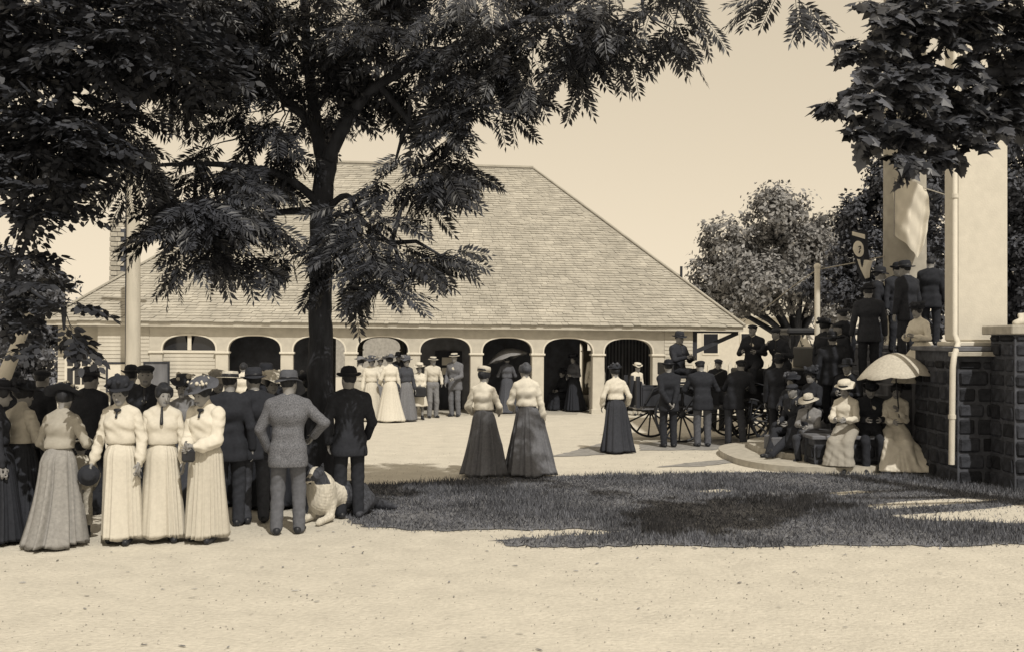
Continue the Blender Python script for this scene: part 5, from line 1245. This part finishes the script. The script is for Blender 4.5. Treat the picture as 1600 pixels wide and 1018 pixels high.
p_ = on(M_C, (-.32, .45, 1.50)); person('upright man in a dark suit and cap on the front seat of the coach', p_.x, p_.y, p_.z-.36, -28, 1.74, h=MID, sit=True, pz=.46, fl=(.1, -.45), fr=(-.1, -.45), fz=(-.15, -.15), top=.028, legs=.03, hat=('cap', .03), hl=(.15, -.3, .7), hr=(-.15, -.3, .7), head=(-10, -4, 0))
p_ = on(M_C, (.16, .1, 1.46)); person('man in a dark suit and cap leaning on the coach beside him', p_.x, p_.y, p_.z-.36, -40, 1.70, h=MID, sit=True, pz=.46, fl=(.1, -.45), fr=(-.1, -.45), fz=(-.15, -.15), top=.03, legs=.03, hat=('cap', .04), hl=(.15, -.3, .7), hr=(-.2, -.3, .9), head=(-20, 8, 0), lean=(-.06, -.06))
# --- people seated before the porch
p_ = gpt(1222, 716); person('man in dark clothes sitting with his legs stretched out over the rounded step', p_.x+.18, 18.75, .0, -60, 1.72, h=MID, sit=True, pz=.56, fl=(.12, -.78), fr=(-.08, -.62), fz=(.1, .1), top=.035, legs=.032, hat=('cap', .04), hl=(.14, -.36, .68), hr=(-.12, -.34, .7), head=(10, 12, 0), lean=(0, -.1))
MB_ = MB().box(4.42, 5.05, 18.5, 19.1, .1, .44, .02).build('seat_block', M_STEP, POR)
person('boy in a pale wide straw hat and light jacket sitting on the steps', 4.98, 18.2, .0, -35, 1.40, h=MID, sit=True, pz=.62, fl=(.1, -.42), fr=(-.1, -.38), fz=(.1, .1), headk=1.12, top=.22, legs=.05, hat=('straw', .5, .2), hl=(.1, -.34, .8), hr=(-.1, -.34, .84), head=(0, 16, 0), shirt=.5)
person('woman in a dark dress and dark hat seated deep among the porch steps', 4.95, 19.2, .12, -40, 1.64, h=MID, sex='f', sit=True, pz=.62, fl=(.1, -.42), fr=(-.1, -.4), top=.03, skirt=.03, hat=('lady', .03, .17, 5, .1), hl=(.12, -.34, .84), hr=(-.1, -.34, .84))
MB().box(4.80, 5.40, 18.02, 18.5, .2, .60, .02).build('seat_block', M_STEP, POR)
person('woman in white blouse, grey skirt and white hat sitting on the low stone wall', 5.38, 17.52, .0, -32, 1.66, h=NEAR, sex='f', sit=True, pz=.66, fl=(.09, -.44), fr=(-.1, -.42), top=.62, skirt=.33, hat=('sailor', .62, .17, 6), hl=(.1, -.36, .86), hr=(-.1, -.36, .86), head=(-6, 14, 0), tie=False, hem=.12)
i4 = person('woman in a flowing white dress sitting on the low stone wall under a pale parasol', 6.16, 17.46, .0, -14, 1.64, h=NEAR, sex='f', sit=True, pz=.66, fl=(.14, -.46), fr=(-.14, -.46), top=.66, skirt=.66, hair=M_HAIR, hl=(.02, -.26, 1.02), hr=(-.08, -.34, .84), head=(-4, 10, 4), train=.42, hem=.05, tie=False)
p_ = i4['world'](i4['hl']); parasol(Vector((6.04, 17.22, 1.93)), p_, .60, .38, 'big pale parasol held over the woman in the flowing white dress', .5)
i5r = person('man in a broad dark hat with his back to us among the porch steps', 5.50, 18.66, .67, 172, 1.56, h=MID, top=.026, legs=.026, hat=('felt', .02, .25), wid=1.12, head=(-10, 0, 0))
person('man with a white shirt front facing the steps beside the broad dark hat', 5.78, 19.2, .838, -60, 1.58, h=MID, top=.028, legs=.028, shirt=.66, hat=('cap', .03), wid=1.0, tie=False)
person('man in a long dark overcoat climbing the porch steps with his back to us', 6.20, 18.9, 1.354, 176, 1.70, h=MID, top=.04, legs=.03, hat=('bowler', .02), wid=1.15, head=(0, 8, 0))
person('man in a dark suit and bowler behind the overcoat on the porch steps', 6.92, 19.6, 1.87, 20, 1.60, h=MID, top=.03, legs=.03, hat=('bowler', .02), tie=False)
person('tall man in a dark coat and felt hat at the foot of the round column', 6.66, 18.3, 1.70, 205, 1.72, h=MID, top=.028, legs=.03, hat=('felt', .025, .16), head=(25, 6, 0), lean=(-.02, -.05))
person('woman in a white dress sitting high on the steps against the square column', 6.70, 17.80, 1.40, -58, 1.55, h=MID, sex='f', sit=True, pz=.60, fl=(.1, -.5), fr=(-.08, -.46), fz=(-.12, -.12), top=.7, skirt=.7, hair=M_HAIR, hat=('lady', .03, .14, 5, .04), hl=(.12, -.34, .84), hr=(-.1, -.34, .84), lean=(0, -.08), tie=False, hem=.0)

# fill the packed crowd on the steps and behind the left group
DK = dict(h=MID, top=.027, legs=.028)
person('dark suited man standing sideways on the steps before the round column', 6.62, 19.7, 1.70, 70, 1.70, hat=('felt', .025, .15), **DK)
person('dark suited man in a cap between the overcoat and the broad hat', 5.98, 19.6, 1.01, -150, 1.66, hat=('cap', .03), **DK)
person('bareheaded dark suited man high on the steps beside the square column', 7.5, 19.5, 1.999, 150, 1.60, **DK)
person('dark suited man bent forward sitting on the steps behind the white hat', 5.72, 18.35, .45, -40, 1.68, sit=True, pz=.55, fl=(.12, -.45), fr=(-.1, -.42), hl=(.1, -.4, .75), hr=(-.1, -.4, .78), hat=('felt', .03, .16), lean=(0, -.12), **DK)
person('dark suited man sitting between the two women on the stone wall', 5.80, 17.62, .0, -10, 1.66, sit=True, pz=.66, fl=(.12, -.45), fr=(-.12, -.42), hl=(.12, -.34, .85), hr=(-.12, -.34, .85), hat=('bowler', .025), head=(0, 22, 0), **DK)
person('woman in a black dress and black bonnet sitting left of the broad dark hat', 5.12, 18.55, .25, -50, 1.62, sex='f', h=MID, sit=True, pz=.62, fl=(.1, -.42), fr=(-.1, -.4), top=.027, skirt=.027, hat=('lady', .025, .14, 5, .05), hl=(.1, -.34, .84), hr=(-.1, -.34, .84))
person('dark suited man standing at the foot of the steps beside the coach', 4.98, 20.3, .1, 160, 1.72, hat=('felt', .028, .15), **DK)
person('woman in black climbing the steps beside the slender post', 5.75, 20.1, .84, 120, 1.62, sex='f', h=MID, top=.027, skirt=.027, hat=('lady', .03, .17, 5, .1))
P_('small distant woman in a white blouse seen between hats of the left crowd', 380, 684, 180, 1.62, sex='f', h=FAR, top=.64, skirt=.5, hair=M_HAIR)
P_('man in dark suit and felt hat in the crowd left of the tweed jacket', 414, 776, 30, 1.78, hat=('felt', .03, .15), **DK)
P_('woman in a dark dress and wide pale hat deep in the crowd by the boater', 338, 788, 40, 1.68, sex='f', h=MID, top=.05, skirt=.04, hat=('flower', .3, .2, 8, .55))
P_('man in a dark suit and cap deep in the crowd at the far left', 62, 786, 160, 1.74, hat=('cap', .03), **DK)
P_('woman in a dark dress under a dark hat behind the pale sleeve', 10, 800, 170, 1.68, sex='f', h=MID, top=.03, skirt=.03, hat=('lady', .03, .2, 5, .05))
P_('man in a dark suit and bowler behind the man in the open jacket', 205, 770, 200, 1.74, hat=('bowler', .025), **DK)
S_('woman in a pale blouse and grey skirt between the white dresses at the station', 594, 648, 10, 1.64, sex='f', top=.6, skirt=.2, hat=('lady', .3, .17, 5, .4))
S_('man in a dark suit and felt hat behind the station ladies', 622, 646, 20, 1.74, top=.05, legs=.05, hat=('felt', .06, .14))

# ------------------------------------------------------------------ the dog
def dog():
    s = SDF()
    s.cap((0, .12, .30), (.05, .42, .26), .15, .16, k=.08).cap((.05, .42, .26), (.1, .75, .22), .16, .17, k=.08).ell((0, .03, .27), (.16, .16, .20), k=.06)
    s.cap((0, .05, .42), (-.01, -.06, .52), .11, .09, k=.06)
    s.ell((-.01, -.08, .56), (.098, .105, .085), k=.03).cap((-.012, -.15, .54), (-.02, -.265, .505), .054, .032, k=.04).ell((0, .02, .40), (.17, .15, .17), k=.06).ell((-.02, -.272, .512), (.016, .012, .012), k=.008)
    for sg in (-1, 1):
        s.cap((sg*.066-.01, -.06, .62), (sg*.095-.01, -.09, .68), .032, .012, k=.02)
        s.cap((sg*.11, .08, .2), (sg*.12, .02, .07), .06, .045, k=.04).cap((sg*.12, .04, .06), (sg*.12, -.22, .04), .045, .035, k=.02).cap((sg*.12, -.22, .04), (sg*.12, -.27, .035), .04, .032, k=.02)
        s.cap((.1+sg*.14, .72, .16), (.1+sg*.2, .5, .10), .12, .07, k=.05).cap((.1+sg*.2, .5, .07), (.1+sg*.22, .34, .04), .05, .035, k=.03)
    s.cap((.12, .88, .16), (.3, 1.05, .07), .06, .07, k=.04).cap((.3, 1.05, .07), (.5, 1.0, .05), .07, .03, k=.03)
    s.noise = (.003, 90, 1); s.cut((0, 0, .004), (0, 0, -1)); V, Q = s.mesh(.011)
    c = V[Q].mean(1); x, y, z = c.T
    white = ((z < .45) & (y < .30) & (z > .0)) | ((z < .1) & (y < .3)) | ((np.abs(x+.012) < .024) & (y < -.06)) | ((y < -.22) & (z < .50)) | ((y > -.03) & (y < .16) & (z > .36)) | (np.abs(z-.3-.2*y) < 0)
    eye = np.zeros(len(c), bool)
    for sg in (-1, 1): eye |= ((x+.014-sg*.04)**2+(y+.155)**2+(z-.572)**2) < .0003
    nose = (y < -.255) & (z > .5)
    mi = np.where(white, 0, 1); mi[eye | nose] = 2
    me = np_mesh('dog', V, Q, [mat('fur_white', .55, var=.2, scale=40, bump=.3, bscale=120, stretch=(1, 1, .3)), mat('fur_sable', .05, var=.5, scale=40, bump=.3, bscale=120, stretch=(1, 1, .3)), M_EYE], True, mi)
    o = link('dog', me); p = gpt(497, 817); o.location = (p.x+.0, p.y+.12, 0); o.rotation_euler = (0, 0, R(-18)); tag(o, 'shaggy collie with white ruff and dark face lying at the foot of the walnut trunk', 'dog')
dog()
# white picket fence far behind the wagon and coach
PF = empty('picket_fence', (6.0, 31, 0), R(24), 'white picket fence between the wagon and the coach', 'fence')
pk = MB(); pk.add([(-.07, 0, 0), (.07, 0, 0), (.07, 0, 1.35), (0, 0, 1.45), (-.07, 0, 1.35), (-.07, .03, 0), (.07, .03, 0), (.07, .03, 1.35), (0, .03, 1.45), (-.07, .03, 1.35)], [(0, 1, 2, 3, 4), (9, 8, 7, 6, 5), (0, 4, 9, 5), (1, 6, 7, 2), (2, 7, 8, 3), (3, 8, 9, 4)])
pkm = pk.mesh('picket', M_TRIM)
for i in range(26): link('picket', pkm, PF, (-.9+i*.235, 0, .02))
for zz in (.25, .72, 1.1): MB().box(-1.05, 5.2, .032, .09, zz, zz+.13).build('rail', M_TRIM, PF)
for i in range(4): MB().box(-.75+i*1.9, -.63+i*1.9, .092, .2, 0, 1.3).build('post', M_TRIM, PF)
# distant pale buildings seen under the eave end and through the arcade
def far_house(x, y, w, d, hgt, rz, label, wins, m, rm):
    t = empty('far_house', (x, y, 0), rz, label, 'house'); MB().box(-w/2, w/2, 0, d, 0, hgt).build('wall', m, t)
    rf = MB(); rf.add([(-w/2-.3, -.3, hgt), (w/2+.3, -.3, hgt), (w/2+.3, d+.3, hgt), (-w/2-.3, d+.3, hgt), (-w/2-.3, d/2, hgt+d*.3), (w/2+.3, d/2, hgt+d*.3)], [(0, 1, 5, 4), (2, 3, 4, 5), (1, 2, 5), (3, 0, 4), (3, 2, 1, 0)]); rf.build('roof', rm, t)
    for i in range(wins):
        u = -w/2+w*(i+.5)/wins; f_ = MB().box(u-.5, u+.5, -.05, .0, hgt*.35, hgt*.75).build('window', M_TRIM, t); MB().box(u-.42, u+.42, -.07, -.052, hgt*.38, hgt*.72).build('pane', M_GLASS, f_)
far_house(13.2, 66, 9, 7, 3.4, R(-8), 'pale long building glimpsed under the station eave end', 4, M_PAINT, M_SHINGLE)
far_house(-7.8, 62, 9, 6, 2.9, 0, 'grey shed seen through the fourth station arch', 0, mat('grey_board', .3, var=.2), M_SHINGLE)
